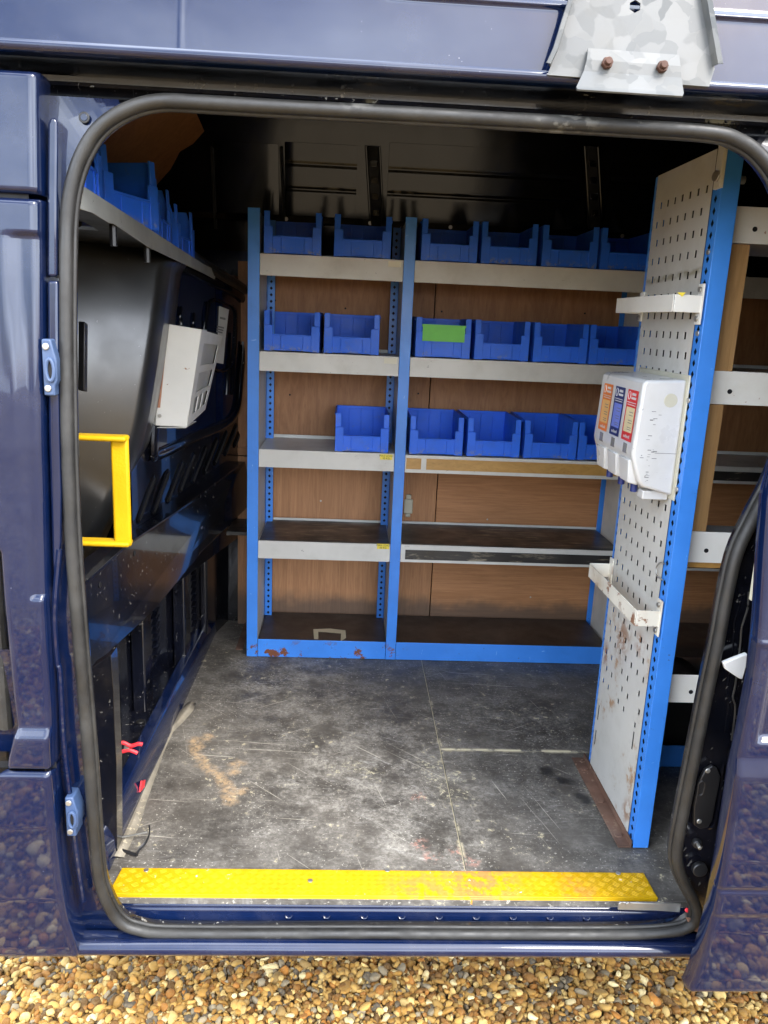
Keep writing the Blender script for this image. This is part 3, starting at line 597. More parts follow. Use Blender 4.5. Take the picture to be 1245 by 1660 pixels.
# ---- sliding door, run back along the outside
def door_y(z): return yk(z)-0.088
dpx = [(1290, 620), (1262, 740), (1245, 805), (1238, 900), (1232, 1000), (1222, 1100), (1204, 1195), (1190, 1260), (1176, 1350), (1163, 1430), (1156, 1470), (1149, 1500), (1137, 1545), (1124, 1585), (1113, 1606)]
dp_ = []
for u, v in dpx:
    y = -0.1
    for _ in range(8): p = at(u, v, Y=y); y = door_y(p[2])
    dp_.append(p)
dz = [p[2] for p in dp_][::-1]; dx = [p[0] for p in dp_][::-1]
def door_edge(z): return float(np.interp(z, dz+[1.7], dx+[dx[-1]]))
zb = dz[0]
zl = np.concatenate([np.linspace(zb, 0.9, 220), np.linspace(0.91, 1.70, 50)]); ts = list(np.linspace(0, 0.02, 6))+list(np.linspace(0.025, 0.2, 34))+list(np.linspace(0.22, 1.3, 20))
V_ = []
for z in zl:
    e = door_edge(z); V_.append((e+0.004, door_y(z)+0.040, z))
    for t in ts:
        x = e+t; y = door_y(z)+0.008*max(0, 1-t/0.010)**2
        f = 1.0
        for d in (t-0.036, z-0.585, 1.25-z): f = min(f, max(0, min(1, d/0.016+0.5)))
        y += 0.014*f*f*(3-2*f)                          # pressed recess
        y += -0.010*max(0, min(1, (0.545-z)/0.035))+0.0035*math.exp(-((z-0.793)/0.004)**2)*(-1)
        y += 0.004*math.exp(-((z-0.222)/0.004)**2)+0.003*max(0, min(1, (0.155-z)/0.008))
        y += 0.008*max(0, 1-(z-zb)/0.012)**2
        V_.append((x, y, z))
nt = len(ts)+1
sd = MB().add(V_, [(i*nt+j, (i+1)*nt+j, (i+1)*nt+j+1, i*nt+j+1) for i in range(len(zl)-1) for j in range(nt-1)]).build('sliding_door', M_NAVY, van, angle=70)
sd['label'] = 'slid-back side door whose front edge shows at the right'
# rest of the side behind the doorway (hidden by the door from here)
MB().grid(lambda x, z: (x, yk(z), z), np.linspace(0.95, XE, 10), np.linspace(-0.085, 1.757, 24)).build('rear_side_panel', M_NAVY, van)
MB().grid(lambda x, z: (x, yk(z)+0.05, z), np.linspace(0.93, XE, 8), np.linspace(-0.05, 1.757, 12)).build('rear_side_lining', M_INNER, van)

# ---- cargo floor boards, yellow tread plate
FX = 0.339
MB().box((-0.70, 0.150, -0.018), (FX-0.0015, 1.95, 0.0)).build('floor_board', M_FLOOR, van, 0.0015)
MB().box((FX+0.0015, 0.150, -0.018), (XE, 0.8385, 0.0)).build('floor_board', M_FLOOR, van, 0.0015)
MB().box((FX+0.0015, 0.8455, -0.018), (XE, 1.95, -0.0005)).build('floor_board', M_FLOOR, van, 0.0015)
MB().box((-0.72, 0.2, -0.022), (XE, 1.95, -0.004)).build('subfloor', M_SPLINT, van)
YT = [(at(199, 1404, Z=0.006)[0], 0.247), (at(1041, 1409, Z=0.006)[0], 0.247), (at(1061, 1444, Z=0.006)[0]-0.002, 0.176), (at(1062, 1450, Z=0.0)[0], 0.154), (at(178, 1446, Z=0.0)[0], 0.154), (at(181, 1440, Z=0.006)[0]-0.002, 0.176)]
tp = MB().slab([(x, y, 0.0062) for x, y in YT], (0, 0, -0.0055)).build('tread_plate', M_TREAD, van, 0.002, seg=3)
MB().box((YT[4][0]+0.004, 0.1505, -0.014), (YT[3][0]-0.004, 0.1535, 0.004)).build('plate_lip', M_TREAD, tp, 0.001)
bars = MB(); sgn = 1; i = 0
for x in np.arange(YT[4][0]+0.018, YT[3][0]-0.016, 0.0185):
    for j, y in enumerate((0.169, 0.1855, 0.202, 0.2185, 0.235)):
        if not (YT[0][0]-0.002+(0.247-y)*-0.18+0.008 < x < YT[1][0]+(0.247-y)*0.18-0.008): continue
        a = 0.62 if (i+j) % 2 else -0.62
        for k in (-1, 0, 1):
            cx, cy = x-math.sin(a)*k*0.0050, y+math.cos(a)*k*0.0050; ca_, sa_ = math.cos(a), math.sin(a); l, w = 0.0088, 0.0014
            ring = [(l*t, w*s_) for t, s_ in ((-1, 0), (-.5, -.9), (.5, -.9), (1, 0), (.5, .9), (-.5, .9))]
            bars.add([(cx+p*ca_-q*sa_, cy+p*sa_+q*ca_, 0.0061) for p, q in ring]+[(cx+p*.8*ca_-q*.5*sa_, cy+p*.8*sa_+q*.5*ca_, 0.0074) for p, q in ring], [(6, 7, 8, 9, 10, 11)]+[(k_, (k_+1) % 6, 6+(k_+1) % 6, 6+k_) for k_ in range(6)])
    i += 1
tag(bars.build('tread_pattern', M_TREAD, tp), kind='stuff')
for u, v in ((237, 1411), (628, 1411), (503, 1428), (1002, 1416)): MB().cyl(at(u, v, Z=0.0062), (0, 0, 1), 0.0065, 0.0016, 14).build('screw', M_STEEL, tp, 0.0006)
for xa, xb_ in ((YT[4][0]-0.022, YT[4][0]-0.001), (YT[3][0]-0.002, YT[3][0]+0.012)): MB().box((xa, 0.1485, -0.012), (xb_, 0.1500, -0.001)).build('floor_edge', M_SPLINT, van)

# ---- yellow grab handle at the front edge of the doorway
hy = 0.25
hd = MB().box((-0.5105, hy-0.007, 0.836), (-0.472, hy+0.007, 1.086)).build('grab_handle', M_YELLOW, van, 0.0065, seg=4)
for z in (1.080, 0.844): MB().box((-0.63, hy-0.020, z-0.006), (-0.4735, hy+0.020, z+0.006)).build('handle_arm', M_YELLOW, hd, 0.0058, seg=4)

# ================================================================== inside shell of the van
BW = 1.925                                               # far inner wall
def wall_y(z): return BW-0.0*(z < 1.62)-max(0, z-1.60)*0.24
MB().grid(lambda x, z: (x, BW, z), np.linspace(-0.9, XE, 4), np.linspace(-0.02, 1.61, 4)).build('far_side_wall', M_INNER, van)
def fw(u, v):
    d = ray(u, v); lo, hi = 0.5, 6.0                      # hit the inward-leaning upper wall
    for _ in range(40):
        t = (lo+hi)/2; p = CAM+d*t
        if p[1] < wall_y(p[2]): lo = t
        else: hi = t
    return CAM+d*lo
def wall_panel(name, u0, u1, v0, v1, grooves):
    a, b = fw(u0, (v0+v1)/2), fw(u1, (v0+v1)/2); zt, zb_ = fw((u0+u1)/2, v0)[2], fw((u0+u1)/2, v1)[2]
    gz = [fw((u0+u1)/2, v)[2] for v in grooves]
    def fn(x, z):
        y = wall_y(z)-0.012
        for g_ in gz: y += 0.0022*math.exp(-((z-g_)/0.007)**2)
        e = min(x-a[0], b[0]-x); y += 0.003*max(0, 1-e/0.04)**2
        return (x, y, z)
    return MB().grid(fn, np.linspace(a[0], b[0], 24), np.linspace(zb_, zt, 90)).build(name, M_GLOSS, van, angle=80)
wall_panel('upper_wall_panel', 350, 452, 232, 352, ())
wall_panel('upper_wall_panel', 462, 578, 234, 352, (268, 309))
wall_panel('upper_wall_panel', 628, 925, 240, 372, (283, 322))
wall_panel('upper_wall_panel', 985, 1240, 250, 385, (300,))
MB().grid(lambda x, z: (x, wall_y(z), z), np.linspace(-0.95, XE, 12), np.linspace(1.60, 2.16, 12)).build('upper_side_wall', M_GLOSS, van)
for u in (456, 604, 955, 345):
    p0, p1 = fw(u, 240), fw(u+6, 372); w = 0.005 if u in (456, 345) else 0.022
    rb = MB().hexa([(p1[0]-w, p1[1]-0.035, p1[2]), (p1[0]+w, p1[1]-0.035, p1[2]), (p1[0]+w, p1[1], p1[2]), (p1[0]-w, p1[1], p1[2])], [(p0[0]-w, p0[1]-0.035, p0[2]), (p0[0]+w, p0[1]-0.035, p0[2]), (p0[0]+w, p0[1], p0[2]), (p0[0]-w, p0[1], p0[2])]).build('wall_rib', M_VOID, van, 0.004)
    if w > 0.01:
        for s in (-1, 1):
            MB().tube([(p1[0]+s*(w+0.004), p1[1]-0.030, p1[2]+0.03), (p0[0]+s*(w+0.004), p0[1]-0.030, p0[2])], 0.005, 8).build('rib_flange', M_GLOSS, rb)
        for k in range(4):
            t = 0.2+0.2*k; c = p1*(1-t)+p0*t; MB().box((c[0]-0.014, c[1]-0.040, c[2]-0.014), (c[0]+0.014, c[1]-0.034, c[2]+0.010)).build('rib_clip', M_INNER, rb, 0.002)
# horizontal ledge rail behind the top bins
p0, p1 = fw(395, 352), fw(1060, 372)
lr = MB().hexa([(p0[0]-0.6, BW-0.06, p0[2]-0.016), (XE, BW-0.06, p0[2]-0.016), (XE, BW, p0[2]-0.016), (p0[0]-0.6, BW, p0[2]-0.016)], [(p0[0]-0.6, BW-0.05, p0[2]+0.012), (XE, BW-0.05, p0[2]+0.012), (XE, BW, p0[2]+0.012), (p0[0]-0.6, BW, p0[2]+0.012)]).build('wall_ledge', M_GLOSS, van, 0.003)
for u in (465, 600, 730, 1010): MB().cyl((fw(u, 356)[0], BW-0.058, p0[2]-0.002), (0, -1, 0), 0.008, 0.004).build('ledge_bolt', M_STEEL, lr, 0.001)
# roof, rear wall, cab-side upper wall
def roof_fn(x, t): return (x, 0.07+(1.79-0.07)*t, 1.757+0.44*(1-(1-t)**3)-0.06*t**4)
MB().grid(roof_fn, np.linspace(-0.95, XE, 6), np.linspace(0, 1, 18)).build('roof_lining', M_INNER, van)
for x in (-0.35, 0.02, 0.75, 1.4): MB().tube([tuple(np.array(roof_fn(x, t))-np.array((0, 0, 0.012))) for t in np.linspace(0.05, 0.97, 18)], 0.02, 8, up=(1, 0, 0)).build('roof_bow', M_INNER, van)
MB().grid(lambda y, z: (XE, y, z), np.linspace(0.0, BW, 4), np.linspace(-0.02, 2.2, 4)).build('rear_wall', M_INNER, van)
MB().grid(lambda y, z: (-0.90, y, z), np.linspace(0.05, BW, 4), np.linspace(-0.1, 2.3, 4)).build('cab_upper_wall', M_INNER, van)
def slope(u, v):
    d = ray(u, v); t = (-2.6+CAM[2]-CAM[0])/(d[0]-d[2]); return CAM+d*t      # plane x = z - 2.6
q = [slope(u, v) for u, v in ((180, 150), (300, 150), (318, 182), (336, 222), (312, 234), (292, 246), (278, 272), (265, 297), (240, 306), (160, 320), (120, 330), (120, 170))]
MB().slab(q, (-0.012, 0, 0)).build('plywood_partition', M_PLY, van, 0.001)

# ---- bulkhead between cab and cargo space (left wall)
def bsheet(name, y0, y1, z0, z1, off, mat, ny=30, nz=8): return MB().grid(lambda y, z: (bx(y)+off, y, z), np.linspace(y0, y1, ny), np.linspace(z0, z1, nz)).build(name, mat, van)
bsheet('bulkhead', 0.88, BW, 0.40, 1.50, -0.045, M_INNER); bsheet('bulkhead_front', 0.10, 0.88, 0.40, 0.72, -0.045, M_INNER)
bsheet('lower_bulkhead', 0.10, BW, -0.02, 0.55, -0.10, M_INNER)
UP = [(128, 955), (210, 880), (285, 830), (345, 788), (398, 748)]; LO = [(410, 815), (330, 893), (250, 990), (200, 1038), (150, 1085), (138, 1097)]
poly = [bp(u, v, 0) for u, v in UP]+[bp(u, v, 0) for u, v in LO]
belt = MB().slab(poly, (-0.05, 0.003, 0)).build('bulkhead_belt', M_INNER, van, 0.006, seg=3)
for u, v in ((162, 948), (218, 897), (261, 858), (297, 829), (325, 805), (348, 785), (266, 940)):
    MB().cyl(bp(u, v, 0.0006), (1, -0.07, 0), 0.008, 0.0012, 10).build('belt_hole', M_VOID, belt)
q = [bp(u, v, 0.001) for u, v in ((268, 882), (323, 832), (329, 866), (276, 922))]
cp = MB().slab(q, (0.022, 0, 0)).build('cover_plate', M_INNER, van, 0.002)
for u, v in ((286, 891), (323, 853)):
    p = bp(u, v, 0.023); MB().cyl(p, (1, -0.1, 0), 0.011, 0.010, 6).build('bolt', M_STEEL, cp, 0.001)
# upper-middle pressed area with slanted vent slots
for i_, (u, v) in enumerate(((245, 785), (268, 775), (290, 760), (309, 747), (328, 736), (346, 723), (362, 712), (378, 700), (392, 690))):
    a = bp(u+6, v-12, -0.043); b = bp(u-22+i_*1.2, v+62-i_*3.5, -0.043)
    sl = MB().tube([a, a*0.9+b*0.1, a*0.1+b*0.9, b], [0.010, 0.016, 0.016, 0.010], 10, up=(0, 0.3, 1), ry=0.25).build('vent_slot', M_GLOSS, van)
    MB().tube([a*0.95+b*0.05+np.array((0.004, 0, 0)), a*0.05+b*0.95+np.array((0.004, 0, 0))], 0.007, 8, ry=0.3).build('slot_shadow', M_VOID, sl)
# framed recess
fr = [(278, 428), (300, 432), (345, 455), (392, 482), (396, 520), (390, 610), (378, 676), (320, 706), (258, 736), (250, 728), (255, 640), (262, 540), (268, 460)]
P = spline([bp(u, v, -0.030) for u, v in fr], 6)
rim = MB().tube(P, 0.014, 10, closed=True, up=(1, 0, 0), ry=1.4).build('recess_rim', M_INNER, van)
MB().slab([p+np.array((-0.004, 0, 0)) for p in P], (-0.01, 0, 0)).build('recess_panel', M_NAVY, rim)
for (u0, v0), (u1, v1) in (((294, 498), (292, 530)), ((315, 508), (313, 540)), ((336, 490), (331, 545)), ((374, 540), (368, 640)), ((384, 530), (377, 640)), ((392, 560), (384, 660))):
    MB().tube(spline([bp(u0, v0, -0.030), bp((u0+u1)/2, (v0+v1)/2, -0.028), bp(u1, v1, -0.030)], 4, False), 0.009, 8, ry=0.5).build('pressed_rib', M_GLOSS, rim)
q = spline([bp(u, v, -0.031) for u, v in ((340, 492), (362, 490), (381, 502), (381, 540), (376, 590), (350, 600), (334, 560))], 5)
MB().tube(q, 0.006, 8, closed=True, up=(1, 0, 0)).build('pressed_rib', M_INNER, rim)
q = [bp(u, v, -0.030) for u, v in ((355, 496), (371, 502), (366, 543), (362, 590), (351, 588))]
stk = MB().slab(q, (0.0006, 0, 0)).build('paper_sticker', M_WHITE, van); stk['label'] = 'narrow white printed paper sticker'
o_, x_, y_ = bp(363, 517, -0.0285), bp(370, 520, -0.0285)-bp(355, 515, -0.0285), np.array((0, 0, 1.0))
for dv, wd, th in ((515, 9, 0.004), (529, 11, 0.003), (533, 11, 0.003), (537, 10, 0.003)):
    a, b = bp(361-wd/2-(dv-515)*0.25, dv, -0.0290), bp(361+wd/2-(dv-515)*0.25, dv+wd*0.25, -0.0290)
    MB().slab([a+(0, 0, th), b+(0, 0, th), b-(0, 0, th), a-(0, 0, th)], (0.0004, 0, 0)).build('printed_line', M_SMEAR, stk)
# top flange of the bulkhead
P = spline([bp(u, v, -0.02) for u, v in ((120, 357), (190, 366), (250, 384), (300, 408), (345, 438), (385, 462), (400, 472))], 6, False)
MB().tube(P, 0.020, 10, up=(1, 0, 0)).build('bulkhead_top_roll', M_SATIN, van)
# satin moulding next to the doorway: a convex panel that faces the doorway, with a return to the bulkhead
rb_px = [(285, 398), (284, 412), (276, 440), (266, 520), (254, 600), (241, 680), (226, 740), (198, 800), (163, 870), (133, 935)]
def yf(p): return 0.80+0.50*(p[2]-1.12)**2+0.45*(p[0]+0.62)
V_, vv, ncol_ = [], np.linspace(352, 935, 64), 40
for v in vv:
    ur = float(np.interp(v, [q[1] for q in rb_px], [q[0] for q in rb_px]))
    for k in range(ncol_):
        t = k/(ncol_-1); u = 96+(ur-96)*(1-(1-t)**1.5); y = 0.85
        vv_ = v+max(0, u-120)*0.34*max(0, (430-v)/80)
        for _ in range(10): p = at(u, vv_, Y=y); y = yf(p)
        e = max(0, 1-(ur-u)/26); f_ = max(0, (415-v)/55)
        V_.append(p+np.array((-0.01*e*e, 0.045*e*e+0.07*f_*f_, 0)))
    V_.append(V_[-1]+np.array((-0.03, 0.30, 0)))
nc = ncol_+1
MB().add(V_, [(i*nc+j, (i+1)*nc+j, (i+1)*nc+j+1, i*nc+j+1) for i in range(len(vv)-1) for j in range(nc-1)]).build('seat_back_moulding', M_SATIN, van, angle=70)
p = [bp(u, v, 0.02) for u, v in ((127, 520), (133, 525), (132, 634), (126, 632))]
MB().slab(p, (0.02, -0.02, 0)).build('door_catch', M_BLACK, van, 0.003)
# lower wall: pressed posts, louvre stacks, ledge
for y, w in ((0.30, 0.05), (0.62, 0.018), (0.80, 0.018), (1.02, 0.05), (1.38, 0.05), (1.62, 0.018)):
    MB().box((bx(y)-0.10, y-w, 0.02), (bx(y)-0.055-0.02*(w < 0.03), y+w, 0.50)).build('wall_post', M_INNER, van, 0.006)
for y in (0.70, 1.18, 1.52):
    st_ = MB().box((bx(y)-0.105, y-0.035, 0.12), (bx(y)-0.094, y+0.035, 0.44)).build('louvre_stack', M_VOID, van)
    for k in range(11):
        z = 0.14+0.027*k; MB().hexa([(bx(y)-0.10, y-0.030, z), (bx(y)-0.075, y-0.030, z+0.004), (bx(y)-0.075, y+0.030, z+0.022), (bx(y)-0.10, y+0.030, z+0.018)], [(bx(y)-0.10, y-0.030, z+0.005), (bx(y)-0.075, y-0.030, z+0.009), (bx(y)-0.075, y+0.030, z+0.027), (bx(y)-0.10, y+0.030, z+0.023)]).build('louvre', M_INNER, st_)
MB().box((-0.76, 0.28, 0.0), (-0.60, BW, 0.045)).build('wall_ledge', M_INNER, van, 0.006)
MB().slab([(-0.585, 0.24, 0.005), (-0.549, 0.24, 0.0), (-0.553, 0.24, 0.052), (-0.572, 0.24, 0.086), (-0.606, 0.24, 0.088), (-0.612, 0.24, 0.0)], (0.012, 1.60, 0)).build('floor_rail', M_NAVY, van, 0.004)
for y in (0.56, 0.9): MB().cyl((-0.64, y, 0.045), (0, 0, 1), 0.014, 0.006, 18).build('ledge_plug', M_BLACK, van, 0.002)
# door-side end post of the wall
q = [at(u, v, Y=0.30) for u, v in ((146, 1085), (180, 1062), (184, 1120), (186, 1180), (189, 1240), (190, 1385), (176, 1405), (160, 1395))]
MB().slab(q, (0, 0.05, 0)).build('end_post', M_INNER, van, 0.001)
# ---- plywood lining on the far wall behind the shelves
def ply(name, x0, x1, z0, z1, mat, y=1.893): return MB().box((x0, y, z0), (x1, y+0.014, z1)).build(name, mat, van, 0.0012)
ply('plywood_sheet', -0.46, 0.345, 0.765, 1.56, M_PLY); ply('plywood_sheet', 0.349, 2.3, 0.765, 1.56, M_PLY)
ply('plywood_sheet', -0.46, 0.400, 0.0, 0.760, M_PLYV, 1.889)
ply('plywood_sheet', 0.404, 2.3, 0.0, 0.752, M_PLYH, 1.889)
ply('plywood_strip', -0.46, 2.3, 0.775, 0.800, M_PLY, 1.882)
MB().box((-0.475, 1.66, 0.475), (-0.385, 1.88, 0.490)).build('ledge_board', M_SHELFTOP, van, 0.001)
for u, v in ((446, 487), (716, 505), (948, 508), (678, 638), (1160, 470), (560, 500), (520, 812), (790, 842), (860, 968), (470, 640)): MB().cyl(at(u, v, Y=1.888), (0, -1, 0), 0.004, 0.0015, 8).build('nail_hole', M_VOID, van) if v < 700 else MB().cyl(at(u, v, Y=1.888), (0, -1, 0), 0.004, 0.0015, 8).build('screw_head', M_STEEL, van)
sh = MB(); c = at(662, 820, Y=1.888); sh.box((c[0]-0.012, 1.880, c[2]-0.050), (c[0]+0.010, 1.889, c[2]+0.052)); sh.box((c[0]-0.02, 1.872, c[2]-0.032), (c[0]+0.018, 1.881, c[2]+0.032)); sh.build('bare_hinge_mark', M_CREAM, van, 0.004)
MB().slab([(-0.43, 1.60, 0.0), (-0.43, 1.9, 0.0), (-0.40, 1.9, 0.0), (-0.40, 1.6, 0.0)], (0, 0, 0.003)).build('rust_patch', M_RUST, van)

# ---- bits at the foot of the left wall
cpx = [(186, 1388, 20), (196, 1365, 22), (212, 1330, 22), (222, 1300, 20), (234, 1270, 18), (246, 1240, 16), (256, 1215, 14), (270, 1185, 14), (286, 1168, 16), (300, 1150, 18), (310, 1138, 10)]
ct = MB(); Vt = []
for u, v, w in cpx: Vt += [at(u-w*0.35, v, Z=0.010), at(u+w*0.2, v, Z=0.012), at(u+w*0.75, v+2, Z=0.002)]
ct.add(Vt, [(i*3+j, i*3+j+1, i*3+j+4, i*3+j+3) for i in range(len(cpx)-1) for j in (0, 1)]).build('carpet_trim', M_CARPET, van, solid=0.002)
MB().slab([at(u, v, X=-0.553) for u, v in ((293, 1127), (298, 1130), (297, 1146), (279, 1180), (272, 1192))], (0.006, 0, 0)).build('wood_splinter', M_SPLINT, van)
MB().slab([at(u, v, X=-0.548) for u, v in ((228, 1266), (234, 1264), (232, 1276), (225, 1284))], (0.004, 0, 0)).build('red_tape', M_RED, van)

# ================================================================== galvanised roof-rack foot
rk = thing('roof_rack_foot', (0.46, -0.02, 1.75), 'galvanised steel roof rack foot clamped to the gutter above the doorway', 'roof bracket')
def ry(z): return -0.016+0.16*(z-1.775)
def rp(u, v, dy=0.0):
    y = -0.02
    for _ in range(6): p = at(u, v, Y=y); y = ry(p[2])+dy
    return p
hexc = rp(1029, 11); ho = [(hexc[0]+0.0105*math.cos(a), hexc[2]+0.0105*math.sin(a)) for a in [math.pi/6+math.pi/3*k for k in range(6)]]
o_out = [rp(u, v) for u, v in ((887, 122), (902, 84), (925, 10), (940, -60), (1120, -50), (1140, 15), (1158, 112), (1149, 141))]
# plate with a hexagonal hole: fan the space between outline and hole
n8 = 48; cx, cz = hexc[0], hexc[2]
def ray_poly(poly, a):
    best = 9e9; dx, dz = math.cos(a), math.sin(a)
    for i in range(len(poly)):
        x1, z1 = poly[i][0]-cx, poly[i][1]-cz; x2, z2 = poly[(i+1) % len(poly)][0]-cx, poly[(i+1) % len(poly)][1]-cz
        den = dx*(z2-z1)-dz*(x2-x1)
        if abs(den) < 1e-12: continue
        t = (x1*(z2-z1)-z1*(x2-x1))/den; s_ = (x1*dz-z1*dx)/den
        if t > 0 and -1e-6 <= s_ <= 1+1e-6: best = min(best, t)
    return cx+dx*best, cz+dz*best
op = [(p[0], p[2]) for p in o_out]; angs = sorted(set([round(2*math.pi*k/n8, 5) for k in range(n8)]+[round(math.atan2(z-cz, x-cx) % (2*math.pi), 5) for x, z in op+ho]))
rin = [ray_poly(ho, a) for a in angs]; rout = [ray_poly(op, a) for a in angs]; N = len(angs)
mb = MB().add([(x, ry(z), z) for x, z in rin]+[(x, ry(z), z) for x, z in rout], [(i, (i+1) % N, N+(i+1) % N, N+i) for i in range(N)])
mb.build('backing_plate', M_GALV, rk, solid=0.003, smooth=False)
for pts in (((891, 108), (902, 84), (925, 10), (940, -60)), ((1155, 108), (1140, 20), (1132, -30), (1122, -60))):
    P = [rp(u, v) for u, v in pts]; s = -1 if pts[0][0] < 1000 else 1
    mb = MB(); V_ = []
    for p in P: V_ += [p+np.array((0, 0, 0)), p+np.array((s*0.003, -0.016, 0)), p+np.array((s*0.010, -0.0185, 0))]
    mb.add(V_, [(i*3+j, i*3+j+1, i*3+j+4, i*3+j+3) for i in range(len(P)-1) for j in (0, 1)]).build('side_flange', M_GALV, rk, solid=0.0025, smooth=False)
cl = [rp(u, v, -0.004) for u, v in ((952, 80), (1098, 88), (1103, 96))]
V_ = []
for (ua, va), (ub, vb), dy in (((953, 79), (1100, 90), -0.006), ((951, 97), (1103, 108), -0.012), ((946, 116), (1104, 127), -0.012), ((934, 142), (1108, 152), -0.026), ((936, 146), (1106, 157), -0.030)):
    for t in np.linspace(0, 1, 9): V_.append(rp(ua+(ub-ua)*t, va+(vb-va)*t, dy))
cp_ = MB().add(V_, [(i*9+j, i*9+j+1, i*9+j+10, i*9+j+9) for i in range(4) for j in range(8)]).build('clamp_plate', M_GALV, rk, solid=0.003, smooth=False)
for u, v in ((983, 104), (1072, 110)):
    p = rp(u, v, -0.014); MB().cyl(p, (0, -1, 0.1), 0.0098, 0.009, 6).build('nut', M_NUT, cp_, 0.001); MB().cyl(p+np.array((0, -0.009, 0.001)), (0, -1, 0.1), 0.006, 0.007, 12).build('bolt', M_NUT, cp_, 0.001)

# ================================================================== shelving rack across the van
XL, XL2, XM, XM2, YS = -0.376, -0.333, 0.188, 0.229, 1.533
SH = [(1.493, 1.569), (1.151, 1.223), (0.785, 0.854), (0.421, 0.493)]
YB = 1.872
rack = thing('shelving_rack', (0.4, 1.7, 0.0), 'blue and grey steel shelving rack along the far side of the van', 'shelving')
def holed_strip(mb, x, y0, y1, z0, z1, pitch, r, nx=1.0, shape=4):
    """strip in the plane x=const with a diamond hole every pitch; holes are real openings"""
    yc = (y0+y1)/2; z = z0; n = int((z1-z0)/pitch)
    for i in range(n):
        a, b = z0+i*pitch, z0+(i+1)*pitch; zc = (a+b)/2
        h = [(yc-r, zc), (yc, zc-r*1.15), (yc+r, zc), (yc, zc+r*1.15)]
        o = [(y0, a), (y1, a), (y1, b), (y0, b)]
        mb.add([(x, *p) for p in o]+[(x, *p) for p in h], [(0, 1, 5), (0, 5, 4), (1, 2, 6), (1, 6, 5), (2, 3, 7), (2, 7, 6), (3, 0, 4), (3, 4, 7)])
    e = z0+n*pitch; mb.add([(x, y0, e), (x, y1, e), (x, y1, z1), (x, y0, z1)], [(0, 1, 2, 3)])
def upright(name, x0, x1, yf, z1, parent, depth=0.04):
    box(name, M_BLUE, parent, (x0, yf, 0.001), (x1, yf+0.004, z1), 0.0012)
for xa, xb_, zt_ in ((XL, XL2, 1.722), (XM, XM2, 1.717)):
    o = MB().box((xa, YS, 0.002), (xb_, YS+0.003, zt_)).build('upright', M_BLUE, rack, 0.0012)
    ob = MB().box((xa, YB-0.003, 0.002), (xb_, YB, zt_)).build('upright', M_BLUE, rack, 0.0012)
    for xs_ in (xa+0.001, xb_-0.001): mb = MB(); holed_strip(mb, xs_, YB-0.046, YB-0.003, 0.01, zt_, 0.0255, 0.0068); mb.build('perforated_flange', M_BLUE, ob, smooth=False)
    MB().box((xa+0.003, YS+0.004, 0.004), (xb_-0.003, YB-0.046, zt_-0.01)).build('side_sheet', M_GREY, rack, 0.001)
    MB().box((xa+0.015, YB-0.040, 0.004), (xb_-0.015, YB-0.006, zt_-0.01)).build('channel_shade_fill', M_VOID, rack)  # added black filler: paints the shade inside the hollow channel
for xa, xb_, zt_ in ((XL2-0.001, XL2+0.029, 1.715), (XM-0.029, XM+0.001, 1.710)):
    s_ = MB(); holed_strip(s_, 0.0, xa, xb_, 0.068, zt_, 0.0255, 0.0062); s_.v = [(y, YB-0.042, z) for x, y, z in s_.v]
    s_.build('perforated_flange', M_BLUE, rack, smooth=False)
    MB().box((xa, YB-0.030, 0.068), (xb_, YB-0.028, zt_)).build('channel_shade_fill', M_VOID, rack)  # black backing painted as the shade behind the flange holes
BAYS = [(XL2+0.001, XM-0.001), (XM2+0.001, 1.115), (1.157, 2.2)]
for xa, xb_ in ((1.116, 1.156),):
    MB().box((xa, YS, 0.002), (xb_, YS+0.003, 1.71)).build('upright', M_BLUE, rack, 0.0012); MB().box((xa, YB-0.003, 0.002), (xb_, YB, 1.71)).build('upright', M_BLUE, rack, 0.0012)
    MB().box((xa+0.012, YS+0.02, 0.004), (xb_-0.012, YB-0.03, 1.70)).build('side_sheet', M_GREY, rack, 0.001)
